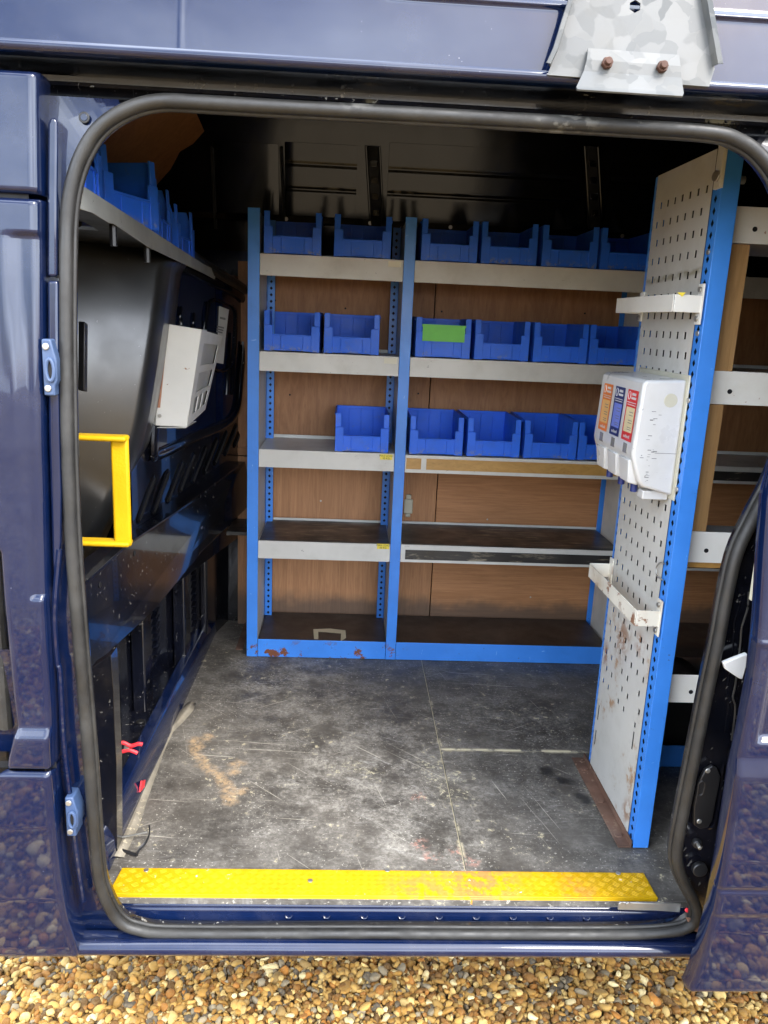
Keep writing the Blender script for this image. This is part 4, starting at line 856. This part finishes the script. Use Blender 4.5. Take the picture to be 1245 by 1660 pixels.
for bi, (xa, xb_) in enumerate(BAYS):
    for si, (zb_, zt_) in enumerate(SH):
        jz = random.uniform(-0.0015, 0.0015)
        s = MB().box((xa, YS+0.004, zt_-0.0035+jz), (xb_, YB-0.004, zt_-0.001+jz)); s.box((xa, YS+0.002, zb_+jz), (xb_, YS+0.0045, zt_+jz)); s.box((xa, YB-0.0065, zb_+jz+0.02), (xb_, YB-0.004, zt_+jz+0.012)); s.box((xa, YS+0.006, zb_+jz), (xb_, YS+0.022, zb_+0.002+jz))
        sv = s.build('shelf', M_GREY, rack, 0.0008)
        if si == 3: MB().box((xa+0.004, YS+0.006, zt_+jz+0.0004), (xb_-0.004, YB-0.008, zt_+jz+0.003)).build('shelf_lining', M_SHELFTOP, sv, 0.0006)
        if bi == 0:
            if si == 2:
                pass
            u, v = ((640, 428), (633, 585), (626, 741), (621, 886))[si]; c = at(u, v, Y=YS); yl = si >= 2
            lb = MB().box((c[0]-0.024, YS+0.0008, c[2]-0.0105), (c[0]+0.024, YS+0.0016, c[2]+0.0105)).build('shelf_label', M_YLAB if yl else M_LABEL, sv)
            if yl:
                text('lettering', 'MAX LOAD', 0.0105, (c[0], YS+0.0004, c[2]+0.0042), (1, 0, 0), (0, 0, 1), M_INK, lb); text('lettering', '50 KG', 0.0105, (c[0], YS+0.0004, c[2]-0.0055), (1, 0, 0), (0, 0, 1), M_INK, lb)
        if bi == 1 and si == 2:
            for a, b in ((xa+0.004, xa+0.062), (xa+0.082, xb_-0.01)): MB().box((a, YS-0.0006, zb_+0.014+jz), (b, YS+0.0015, zt_-0.012+jz)).build('edge_strip', M_AMBER, sv, 0.0006)
        if bi >= 1 and si == 3 or bi == 2 and si == 2: MB().box((xa+0.018, YS-0.0006, zb_+0.012+jz), (xb_-0.01, YS+0.0015, zt_-0.020+jz)).build('edge_strip', M_SHELFTOP, sv, 0.0006)
    MB().box((xa, YS+0.002, 0.002), (xb_, YS+0.005, 0.078)).build('base_rail', M_BLUE, rack, 0.0012)
    MB().box((xa, YS+0.006, 0.060), (xb_, YB, 0.066)).build('base_board', M_BASETOP, rack, 0.001)
    for zz in (0.20, 0.62, 1.0):
        if bi == 0: MB().cyl((XL2-0.009, YS+0.10, zz), (1, 0, 0), 0.007, 0.003, 12).build('side_bolt', M_STEEL, rack, 0.0008)
q = [at(u, v, Z=0.0665) for u, v in ((508, 1020), (535, 1019), (560, 1022), (561, 1034), (552, 1040), (553, 1027), (530, 1025), (516, 1024), (516, 1036), (509, 1036))]
MB().slab(q, (0, 0, 0.0004)).build('worn_patch', M_SPLINT, rack)

# ================================================================== blue picking bins
def bin_mesh(w=0.206, d=0.31, h=0.146, lip=0.062, t=0.003, ribs=True):
    b = MB(); hw = w/2
    b.box((-hw+0.004, 0.004, 0.003), (hw-0.004, d, 0.006))                     # bottom
    b.box((-hw, d-t, 0.004), (hw, d, h-0.004))                                # back
    for s in (-1, 1):
        x0, x1 = (s*hw, s*(hw-t))
        pr = [(0.0, 0.0), (d, 0.0), (d, h), (0.020, h), (0.006, h-0.045), (0.0, h-0.06)]
        b.slab([(x0, y, z) for y, z in pr], (x1-x0, 0, 0))
        for wd, z0, z1 in ((0.032, 0.0, 0.094), (0.021, 0.094, h)):             # stepped front flange
            xa, xb2 = sorted((s*hw, s*(hw-wd))); yo = -0.004 if z0 == 0 else 0.0
            b.hexa([(xa, yo, z0), (xb2, yo, z0), (xb2, yo+0.006, z0), (xa, yo+0.006, z0)], [(xa, yo+(0.003 if z0 else 0), z1), (xb2, yo+(0.003 if z0 else 0), z1), (xb2, yo+0.009, z1), (xa, yo+0.009, z1)])
        b.box(*[tuple(v) for v in ((min(s*hw, s*(hw+0.004)), 0.05, h-0.012), (max(s*hw, s*(hw+0.004)), d, h-0.006))])
    b.box((-hw+0.030, 0.0, 0.002), (hw-0.030, 0.004, lip))                    # low front wall
    b.box((-hw+0.030, -0.003, lip-0.006), (hw-0.030, 0.007, lip))
    for x in (-hw+0.062, hw-0.062): b.box((x-0.0015, -0.003, 0.004), (x+0.0015, 0.001, lip-0.006))
    b.box((-hw+0.062, -0.0022, 0.003), (hw-0.062, 0.0005, 0.008))
    for x in (-0.05, 0, 0.05): b.box((x-0.0025, d-t-0.004, 0.008), (x+0.0025, d-t+0.001, h-0.012))
    b.box((-hw, d-0.006, h-0.014), (hw, d+0.003, h-0.002))
    return b
proto = bin_mesh().build('storage_bin', M_BIN, None, 0.0012)
first = [True]
def put_bin(x, y, z, rz, label, rx=0.0, sc_=1.0, group='blue bins on the far shelves', ry_=0.0):
    if first[0]: o = proto; first[0] = False
    else: o = proto.copy(); COL.objects.link(o)
    o.location = (x, y, z); o.rotation_euler = (rx, ry_, rz); o.scale = (sc_, sc_, sc_)
    for k_ in ('label', 'category', 'group'):
        if k_ in o: del o[k_]
    return tag(o, label, 'bin', group)
yb = YS+0.012
rows = [(1.5705, [(-0.216, 0.02, 'blue bin on the top shelf, leftmost, next to the left upright'), (0.036, -0.02, 'blue bin on the top shelf just left of the middle upright'), (0.353, 0.0, 'blue bin on the top shelf just right of the middle upright'), (0.573, 0.0, 'blue bin on the top shelf, second right of the middle upright'), (0.798, 0.0, 'blue bin on the top shelf, third right of the middle upright'), (1.016, 0.01, 'blue bin on the top shelf half hidden behind the perforated panel')]),
        (1.2245, [(-0.214, 0.0, 'blue bin on the second shelf next to the left upright'), (0.008, 0.0, 'blue bin on the second shelf, left bay, the one nearer the middle upright'), (0.350, 0.0, 'blue bin with a bright green card on its front'), (0.573, 0.0, 'blue bin on the second shelf touching the green-carded bin on its right side'), (0.796, 0.0, 'blue bin on the second shelf, second to the right of the green-carded bin'), (1.010, 0.0, 'blue bin on the second shelf half hidden behind the perforated panel')]),
        (0.8555, [(0.060, 0.0, 'single blue bin alone on the third shelf of the left bay'), (0.347, 0.0, 'blue bin above the amber strip, just right of the middle upright'), (0.570, 0.0, 'blue bin above the amber strip, second right of the middle upright'), (0.793, 0.0, 'blue bin above the amber strip, third right of the middle upright'), (1.006, 0.0, 'blue bin above the amber strip half hidden by the white dispenser')])]
BINS = {}
for z, row in rows:
    for x, r, lab in row:
        BINS[lab] = put_bin(x, yb+random.uniform(0, 0.004), z, r+random.uniform(-0.014, 0.014), lab, ry_=0.0 if z < 1.5 else random.uniform(-0.006, 0.006))
gb = BINS['blue bin with a bright green card on its front']
gc = MB().box((-0.079, -0.008, 0.060), (0.079, -0.0065, 0.118)).box((-0.082, -0.010, 0.112), (0.082, -0.004, 0.121)).build('green_card', M_GREEN, None); gc.parent = gb; gc['label'] = 'bright green card'
# shelf over the bulkhead with its own bins
os_ = thing('overhead_shelf', (-0.6, 0.9, 1.55), 'grey steel shelf above the cab bulkhead at upper left', 'shelf')
OX = -0.50
def ob(u, v): return at(u, v, X=OX)
q = [ob(124, 294), ob(330, 428), ob(384, 455), ob(383, 472), ob(330, 443), ob(240, 400), ob(185, 363), ob(178, 362), ob(150, 345), ob(124, 337)]
MB().slab(q, (-0.003, 0, 0)).build('front_angle', M_BAR, os_, 0.0008)
_za, _zb = ob(125, 296), ob(330, 430)
zf = lambda y: _za[2]+(_zb[2]-_za[2])*(y-_za[1])/(_zb[1]-_za[1])
MB().hexa([(-0.87, 0.13, zf(0.13)-0.006), (OX-0.003, 0.13, zf(0.13)-0.006), (OX-0.003, 1.75, zf(1.75)-0.006), (-0.87, 1.75, zf(1.75)-0.006)], [(-0.87, 0.13, zf(0.13)-0.002), (OX-0.003, 0.13, zf(0.13)-0.002), (OX-0.003, 1.75, zf(1.75)-0.002), (-0.87, 1.75, zf(1.75)-0.002)]).build('shelf_sheet', M_BLACK, os_)
for y in (0.33, 0.62): MB().cyl((OX-0.012, y, zf(y)-0.075), (0, 0, 1), 0.008, 0.06, 8).build('shelf_post', M_BLACK, os_)
obins = [(0.255, 1.08, 0.10, 'blue bin at top left nearest the doorway on the overhead shelf'), (0.575, 1.12, -0.30, 'second blue bin from the doorway on the overhead shelf, turned askew'), (0.92, 1.12, 0.06, 'third blue bin from the doorway on the overhead shelf'), (1.22, 1.05, -0.04, 'farthest blue bin on the overhead shelf')]
for y, s_, r_, lab in obins: put_bin(OX-0.035, y, zf(y)+0.004, math.pi/2+r_, lab, sc_=s_, group='blue bins on the overhead shelf')

# ================================================================== perforated end rack by the doorway
XP, XPR, YF, YBK, ZP = 0.806, 0.848, 0.350, 0.765, 1.756
pr_ = thing('perforated_rack', (0.83, 0.56, 0.0), 'tall grey perforated end panel with blue uprights right of the doorway', 'rack')
fu = MB().box((XP, YF, 0.002), (XPR, YF+0.003, 1.80)).build('upright', M_BLUE, pr_, 0.0015)
mb = MB(); holed_strip(mb, XP+0.0005, YF+0.003, YF+0.044, 0.01, 1.80, 0.0258, 0.0078); mb.build('perforated_flange', M_BLUE, fu, smooth=False); mb = MB(); holed_strip(mb, XPR-0.0005, YF+0.003, YF+0.040, 0.01, 1.80, 0.0258, 0.0078); mb.build('perforated_flange', M_BLUE, fu, smooth=False)
bu = MB().box((XP, YBK-0.003, 0.002), (XPR, YBK, ZP)).build('upright', M_BLUE, pr_, 0.0015)
mb = MB(); holed_strip(mb, XP+0.0005, YBK-0.030, YBK-0.003, 0.01, ZP, 0.0258, 0.0072); mb.build('perforated_flange', M_BLUE, bu, smooth=False); mb = MB(); holed_strip(mb, XPR-0.0005, YBK-0.030, YBK-0.003, 0.01, ZP, 0.0258, 0.0072); mb.build('perforated_flange', M_BLUE, bu, smooth=False)
# panel with real slots
y0, y1 = YF+0.040, YBK-0.024; z_top = ZP; rowz0 = 1.676; rp_ = 0.0468; nrow = 30
mb = MB(); xf = XP-0.0025; ncol = 7; cw = (y1-y0-0.030)/ncol
def rect(ya, yb2, za, zb2): mb.add([(xf, ya, za), (xf, yb2, za), (xf, yb2, zb2), (xf, ya, zb2)], [(0, 1, 2, 3)])
rect(y0, y1, rowz0+rp_/2, z_top); zlast = rowz0-(nrow-0.5)*rp_; rect(y0, y1, 0.004, zlast)
for r_ in range(nrow):
    zc = rowz0-r_*rp_; za, zb2 = zc-rp_/2, zc+rp_/2; yo = y0+0.008+(cw*0.35 if r_ % 2 else 0)
    rect(y0, yo, za, zb2); rect(yo+ncol*cw, y1, za, zb2)
    for c in range(ncol):
        ya = yo+c*cw; yb2 = ya+cw; hy_, hz = 0.0068, 0.0086; yc = (ya+yb2)/2
        if r_ >= nrow-3 and c in (1, 4): rect(ya, yb2, za, zb2); continue
        o = [(ya, za), (yb2, za), (yb2, zb2), (ya, zb2)]; h = [(yc-hy_, zc-hz), (yc+hy_, zc-hz), (yc+hy_, zc+hz), (yc-hy_, zc+hz)]
        mb.add([(xf, *p) for p in o]+[(xf, *p) for p in h]+[(xf+0.002, *p) for p in h], [(0, 1, 5, 4), (1, 2, 6, 5), (2, 3, 7, 6), (3, 0, 4, 7), (4, 5, 9, 8), (5, 6, 10, 9), (6, 7, 11, 10), (7, 4, 8, 11)])
panel = mb.build('perforated_panel', M_PERF, pr_, smooth=False)
MB().box((XPR-0.012, YF+0.02, 0.004), (XPR-0.010, YBK-0.02, ZP)).build('back_sheet', M_VOID, pr_)  # sheet coloured near-black so shade shows through the slots
for u, v in ((966, 1155), (961, 1195)):
    p = at(u+4, v, X=xf-0.0005); MB().box((xf-0.0006, p[1]-0.003, p[2]-0.024), (xf-0.0002, p[1]+0.003, p[2]+0.024)).build('long_slot', M_VOID, panel)
p = at(1026, 1200, X=xf); MB().box((xf-0.0006, p[1]-0.004, p[2]-0.026), (xf-0.0002, p[1]+0.002, p[2]+0.026)).build('long_slot', M_VOID, panel)
q = [at(u, v, Z=0.004) for u, v in ((932, 1243), (957, 1240), (1024, 1374), (999, 1379))]
ra = MB().slab([np.array((XP-0.0035, 0.352, 0.0005)), np.array((XP-0.0035, 0.80, 0.0005)), np.array((XP-0.044, 0.80, 0.0005)), np.array((XP-0.040, 0.352, 0.0005))], (0, 0, 0.004)).build('foot_angle', M_RUST, pr_, 0.001)
MB().box((XP-0.0065, 0.352, 0.0045), (XP-0.003, 0.80, 0.022)).build('angle_web', M_RUST, ra, 0.001)
for y in (0.40, 0.56, 0.73): MB().cyl((XP-0.024, y, 0.004), (0, 0, 1), 0.011, 0.004, 16).build('bolt', M_RUST, ra, 0.001)
for z in (1.535, 1.355, 1.200, 0.985): MB().cyl((XP, YF+0.020, z), (-1, -0.2, 0), 0.0065, 0.004, 12).build('bolt', M_STEEL, pr_, 0.001)
tb = MB().box((XP-0.006, YF-0.0015, 1.668), (XP+0.003, YF+0.03, 1.80)).build('top_bracket', M_GREY, pr_, 0.001)
MB().cyl((XP-0.005, YF+0.014, 1.694), (-1, -0.3, 0), 0.012, 0.008, 8).build('top_bolt', M_STEEL, tb, 0.001)
MB().cyl((XPR+0.001, YF+0.02, 1.69), (1, 0, 0), 0.009, 0.016, 10).build('side_bolt', M_STEEL, pr_, 0.001)
# U-shaped holders bolted across the panel
def holder(name, zc, hz, out, mat, tilt=0.0, dz=0.0, lab=None):
    h = MB(); ya, yb2 = YF+0.010, YBK-0.012
    P = [(XP-0.004, ya), (XP-out, ya), (XP-out*1.02, yb2), (XP-0.004, yb2)]
    for (xa, ya_), (xb2, yb_) in zip(P[:-1], P[1:]):
        d = np.array((xb2-xa, yb_-ya_)); d /= np.linalg.norm(d); n2 = np.array((-d[1], d[0]))*0.0025
        za, zb2 = zc+(ya_-ya)*tilt, zc+(yb_-ya)*tilt
        h.hexa([(xa+n2[0], ya_+n2[1], za-hz), (xb2+n2[0], yb_+n2[1], zb2-hz), (xb2, yb_, zb2-hz), (xa, ya_, za-hz)], [(xa+n2[0], ya_+n2[1], za+hz), (xb2+n2[0], yb_+n2[1], zb2+hz), (xb2, yb_, zb2+hz), (xa, ya_, za+hz)])
    o = h.build(name, mat, pr_, 0.0012); o['label'] = lab
    MB().box((XP-0.008, ya-0.006, zc-hz-0.026), (XP-0.0035, ya+0.022, zc+hz+0.026)).build('mounting_tab', mat, o, 0.001)
    MB().box((XP-0.008, yb2-0.022, zc+(yb2-ya)*tilt-hz-0.02), (XP-0.0035, yb2+0.006, zc+(yb2-ya)*tilt+hz+0.02)).build('mounting_tab', mat, o, 0.001)
    for y, z in ((ya+0.008, zc+hz+0.013), (ya+0.008, zc-hz-0.013), (yb2-0.008, zc+(yb2-ya)*tilt-hz-0.010)): MB().cyl((XP-0.008, y, z), (-1, -0.2, 0), 0.007, 0.005, 8).build('nut', M_STEEL, o, 0.001)
    return o
hu = holder('hose_holder', 1.420, 0.0195, 0.070, M_WBRK, 0.0, lab='white upper U-shaped holder')
MB().slab([at(u, v, Y=YF+0.004) for u, v in ((1098, 474), (1112, 474), (1106, 481))], (0, 0.002, 0)).build('yellow_scrap', M_YLAB, hu)
hl = holder('hose_holder', 0.655, 0.021, 0.066, M_RBRK, 0.0, lab='rust-eaten lower U-shaped holder')
c = at(1070, 925, Y=YF+0.02)
MB().tube(spline([at(u, v, X=XP-0.01) for u, v in ((1077, 914), (1070, 912), (1064, 920), (1065, 933), (1074, 940))], 6, False), 0.0018, 8).build('wire_hook', M_STEEL, pr_)

# ================================================================== side rack behind it (seen from its back through the doorway)
sr = thing('side_rack', (1.4, 0.6, 0.0), 'white-railed side rack with pine battens behind the blue upright', 'rack')
YR = 0.400
def zr(v, u=1170): return at(u, v, Y=YR)[2]
for va, vb, u in ((335, 395, 1215), (602, 656, 1180), (862, 912, 1130), (1094, 1139, 1100)):
    z1, z0 = zr(va, u), zr(vb, u)
    s = MB().box((XPR+0.002, YR, z0), (2.3, YR+0.003, z1)).build('rail', M_ENAMEL, sr, 0.0012)
    MB().cyl((at({335: 1224, 602: 1183, 862: 1145, 1094: 1120}[va], (va+vb)/2+4, Y=YR)[0], YR, (z0+z1)/2-0.008), (0, -1, 0), 0.0058, 0.0012, 12).build('rail_hole', M_VOID, s)
    MB().box((XPR+0.002, YR+0.004, z0+0.006), (2.3, 0.75, z0+0.012)).build('rail_shelf', M_GREY if va < 1000 else M_BASETOP, sr, 0.001)
zz = [zr(395, 1190), zr(602, 1165), zr(656, 1160), zr(862, 1130)]
MB().box((XPR+0.024, YR+0.004, zz[1]), (XPR+0.068, YR+0.026, zz[0])).build('batten', M_BATTEN, sr, 0.001)
MB().box((XPR+0.024, YR+0.004, zz[3]), (XPR+0.060, YR+0.026, zz[2])).build('batten', M_BATTEN, sr, 0.001)
MB().box((XPR+0.002, YR+0.006, zr(921, 1120)), (2.3, YR+0.04, zr(911, 1120))).build('batten', M_AMBER, sr, 0.001)
MB().box((XPR+0.002, 0.76, 0.0), (2.3, 0.765, 0.075)).build('base_rail', M_BLUE, sr, 0.001)
MB().box((XPR+0.002, 0.73, 0.002), (XPR+0.042, 0.733, 1.7)).build('upright', M_BLUE, sr, 0.001)
def arch(x, t):
    a = math.pi*t; return (x, 0.52+0.30*-math.cos(a)*0.9, 0.06+0.40*math.sin(a)**0.7 if 0 < t < 1 else 0.0)
MB().grid(arch, np.linspace(0.98, 2.0, 8), np.linspace(0, 1, 20)).build('wheel_arch', M_BLACK, van)

# ================================================================== soap dispenser on the panel
dp = thing('soap_dispenser', (0.76, 0.55, 1.0), 'white three-bay hand cleaner dispenser with orange, navy and red labels', 'dispenser')
ya, yb2 = 0.385, 0.700; xb = XP-0.004
def sect(y): return [(xb, y, 1.247), (0.705, y, 1.242), (0.698, y, 1.234), (0.693, y, 1.12), (0.690, y, 1.066), (0.693, y, 1.054), (0.712, y, 1.000), (0.724, y, 0.985), (xb, y, 0.965)]
a = sect(ya); body = MB().slab(a, (0, yb2-ya, 0)).build('housing', M_WHITE, dp, 0.007, seg=3)
MB().box((XP-0.005, ya-0.012, 0.955), (XP-0.0005+0.004-0.004, yb2+0.006, 1.258)).build('back_plate', M_CREAM, dp, 0.002)
MB().cyl((0.768, ya+0.001, 1.197), (0, -1, 0), 0.0165, 0.0015, 28).build('lock_button', M_CREAM, dp, 0.0006)
MB().box((0.735, ya+0.02, 0.950), (XP-0.006, ya+0.06, 0.972)).build('drip_lug', M_WHITE, dp, 0.003)
# printed fronts: face runs from z 1.232 to 1.06 on the left-facing side
def fx(z): return float(np.interp(z, [1.066, 1.12, 1.234], [0.690, 0.693, 0.698]))-0.0011
def dlabel(name, yc, w, m0, m1, z0, z1):
    def pt(y, z, o=0.0): return (fx(z)-o, y, z)
    def quad(nm, y0_, y1_, za, zb_, mat, par, o): return MB().add([pt(y0_, za, o), pt(y1_, za, o), pt(y1_, zb_, o), pt(y0_, zb_, o)], [(0, 1, 2, 3)]).build(nm, mat, par)
    l = quad(name, yc-w, yc+w, z0, z1, m0, dp, 0.0); h = z1-z0
    quad('label_panel', yc-w*0.82, yc+w*0.80, z0+h*0.17, z0+h*0.66, m1, l, 0.0004)
    for f0, f1, a_, b_2 in ((0.70, 0.716, -0.8, 0.75), (0.745, 0.76, -0.85, 0.85), (0.82, 0.865, -0.75, 0.15), (0.895, 0.945, -0.65, 0.1)): quad('print_mark', yc+w*a_, yc+w*b_2, z0+h*f0, z0+h*f1, M_WHITE, l, 0.0005)
    P_ = [pt(yc+w*(0.55+0.22*math.cos(t)), z0+h*(0.88+0.085*math.sin(t)*(1 if math.sin(t) > 0 else 0.9)), 0.0008) for t in np.linspace(0, 2*math.pi, 14, endpoint=False)]
    MB().tube(P_, 0.0008, 5, closed=True, up=(1, 0, 0)).build('print_emblem', M_WHITE, l)
    for k in range(6): y_ = yc-w*0.5+k*w*0.2; quad('print_mark', y_-w*0.07, y_+w*0.07, z0+h*0.055, z0+h*(0.10+0.02*(k % 3 == 0)), M_WHITE, l, 0.0005)
    for f in (0.56, 0.50, 0.40, 0.35, 0.26, 0.22): quad('print_mark', yc-w*0.6, yc+w*0.15, z0+h*f, z0+h*(f+0.012), M_SMEAR, l, 0.0007)
W = 0.0365; cs = [ya+0.056, ya+0.150, ya+0.246]
dlabel('label_red', cs[0], W, M_PRED, M_PCRM, 1.090, 1.214); dlabel('label_navy', cs[1], W, M_PNAVY, M_PVIO, 1.090, 1.214); dlabel('label_orange', cs[2], W, M_ORANGE, M_ORLITE, 1.090, 1.214)
for y in cs:
    MB().hexa([(0.6895, y-0.014, 1.060), (0.692, y-0.014, 1.060), (0.692, y+0.014, 1.060), (0.6895, y+0.014, 1.060)], [(0.690, y-0.014, 1.084), (0.693, y-0.014, 1.084), (0.693, y+0.014, 1.084), (0.690, y+0.014, 1.084)]).build('level_window', M_CLEAR, dp, 0.0008)
    MB().hexa([(0.696, y-0.032, 0.990), (0.722, y-0.032, 0.984), (0.722, y+0.030, 0.984), (0.696, y+0.030, 0.990)], [(0.689, y-0.038, 1.048), (0.70, y-0.038, 1.048), (0.70, y+0.034, 1.048), (0.689, y+0.034, 1.048)]).build('push_lever', M_WHITE, dp, 0.003)
    MB().cyl((0.725, y, 0.962), (0, 0, 1), 0.009, 0.022, 12).build('nozzle', M_PNAVY, dp, 0.001)
MB().box((0.745, ya-0.0004, 1.069), (0.798, ya+0.001, 1.0702)).build('seam', M_SMEAR, body)
for k in range(26):
    z = random.uniform(0.99, 1.17); x = 0.728+random.gauss(0, 0.008); l = random.uniform(0.002, 0.012)
    MB().box((x, ya-0.0004, z), (x+l, ya+0.001, z+random.uniform(0.0008, 0.0025))).build('scuff', M_SMEAR, body)

# ================================================================== white enamel document holder on the bulkhead
dh = thing('document_holder', (-0.53, 1.1, 1.0), 'white steel document holder with cut-out side hung on the bulkhead', 'holder')
F_ = [np.array(p) for p in ((-0.583, 1.05, 1.316), (-0.458, 1.05, 1.300), (-0.508, 1.05, 0.997), (-0.604, 1.05, 0.998))]
MB().slab([tuple(p) for p in F_], (0, 0.002, 0)).build('front_face', M_ENAMEL, dh, 0.001)
Bk = [at(361, 545, X=-0.47), at(333, 664, X=-0.51)]
tl, tr, br, bl = F_[1]+(0.001, 0.003, 0), Bk[0], Bk[1], F_[2]+(0.001, 0.003, 0)
def sp_(a, b): return (tl*(1-a)+tr*a)*(1-b)+(bl*(1-a)+br*a)*b
mb = MB()
def sq(a0, a1, b0, b1): mb.slab([sp_(a0, b0), sp_(a1, b0), sp_(a1, b1), sp_(a0, b1)], (-0.002, 0, 0))
for b0, b1 in ((0, 0.13), (0.37, 0.45), (0.66, 0.72), (0.90, 1.0)): sq(0, 1, b0, b1)
for a0, a1 in ((0, 0.18), (0.88, 1.0)):
    for b0, b1 in ((0.13, 0.37), (0.45, 0.66), (0.72, 0.90)): sq(a0, a1, b0, b1)
for a0 in (0.36, 0.60): sq(a0, a0+0.07, 0.72, 0.90)
mb.build('side_lattice', M_ENAMEL, dh)
MB().slab([F_[0]+(-0.002, 0.004, 0), np.array((bx(1.5)-0.02, 1.5, 1.29)), np.array((bx(1.4)-0.02, 1.42, 1.0)), F_[3]+(-0.002, 0.004, 0)], (-0.002, 0, 0)).build('back_sheet', M_GREY, dh)
MB().slab([sp_(0.05, 0.06)+(-0.010, 0, 0), sp_(0.95, 0.06)+(-0.010, 0, 0), sp_(0.95, 0.95)+(-0.010, 0, 0), sp_(0.05, 0.95)+(-0.010, 0, 0)], (-0.002, 0, 0)).build('inner_sheet', M_GREY, dh)
MB().slab([F_[0]+(-0.001, 0, 0), F_[3]+(-0.001, 0, 0), F_[3]+(-0.035, 0.02, 0.03), F_[0]+(-0.030, 0.02, 0.002)], (0, 0.002, 0)).build('left_return', M_GREY, dh)
MB().slab([F_[0]+(0.012, -0.0015, -0.055), F_[0]+(0.020, -0.0015, -0.055), F_[3]+(0.016, -0.0015, 0.057), F_[3]+(0.006, -0.0015, 0.057)], (0, 0.001, 0)).build('copper_strip', M_COPPER, dh)
for f in (0.08, 0.90): MB().cyl(F_[0]*(1-f)+F_[3]*f+np.array((0.012, 0, 0)), (0, -1, 0), 0.006, 0.004, 12).build('screw', M_STEEL, dh, 0.001)
MB().slab([F_[3]+(0.004, 0.002, -0.006), F_[2]+(-0.002, 0.002, -0.002), F_[2]+(-0.002, 0.18, -0.004), F_[3]+(0.004, 0.18, -0.006)], (0, 0, -0.0015)).build('bottom_sheet', M_ENAMEL, dh)

# ================================================================== small loose things at the left
pz = thing('pliers', (-0.58, 0.5, 0.18), 'pliers with red grips hanging on the lower left wall', 'pliers')
for pts, nm in (((( 190, 1206), (200, 1204), (212, 1209), (224, 1206), (231, 1207)), 'grip'), (((183, 1216), (194, 1219), (208, 1216), (216, 1218), (223, 1221)), 'grip')):
    MB().tube(spline([at(u, v, Y=0.46) for u, v in pts], 5, False), 0.0052, 10, up=(0, -1, 0)).build(nm, M_RED, pz)
MB().slab([at(u, v, Y=0.458) for u, v in ((201, 1209), (209, 1207), (209, 1217), (201, 1218))], (0, 0.006, 0)).build('pivot', M_STEEL, pz, 0.001)
MB().tube([at(u, v, Y=0.46) for u, v in ((150, 1207), (172, 1206), (195, 1206))], 0.003, 8).build('jaw', M_STEEL, pz)
hk = thing('wire_stand', (-0.56, 0.34, 0.0), 'bent black metal stand on the floor by the left end of the yellow plate', 'stand')
MB().tube([at(u, v, Y=0.34) for u, v in ((168, 1205), (172, 1280), (177, 1362))], 0.003, 8).build('back_rod', M_BLACK, hk)
MB().tube([at(u, v, Y=0.345) for u, v in ((176, 1210), (181, 1360))], 0.003, 8).build('back_rod', M_BLACK, hk)
MB().tube([at(178, 1361, Z=0.012), at(239, 1349, Z=0.03)], 0.0026, 8).build('rod', M_STEEL, hk)
MB().tube([at(178, 1372, Z=0.006), at(222, 1386, Z=0.008)], 0.004, 8).build('rod', M_BLACK, hk)
P = spline([at(u, v, Z=z) for u, v, z in ((222, 1386, 0.008), (226, 1377, 0.014), (236, 1366, 0.022), (242, 1352, 0.030), (242, 1338, 0.045))], 5, False)
MB().tube(P, 0.005, 8, ry=0.4).build('front_strap', M_BLACK, hk)
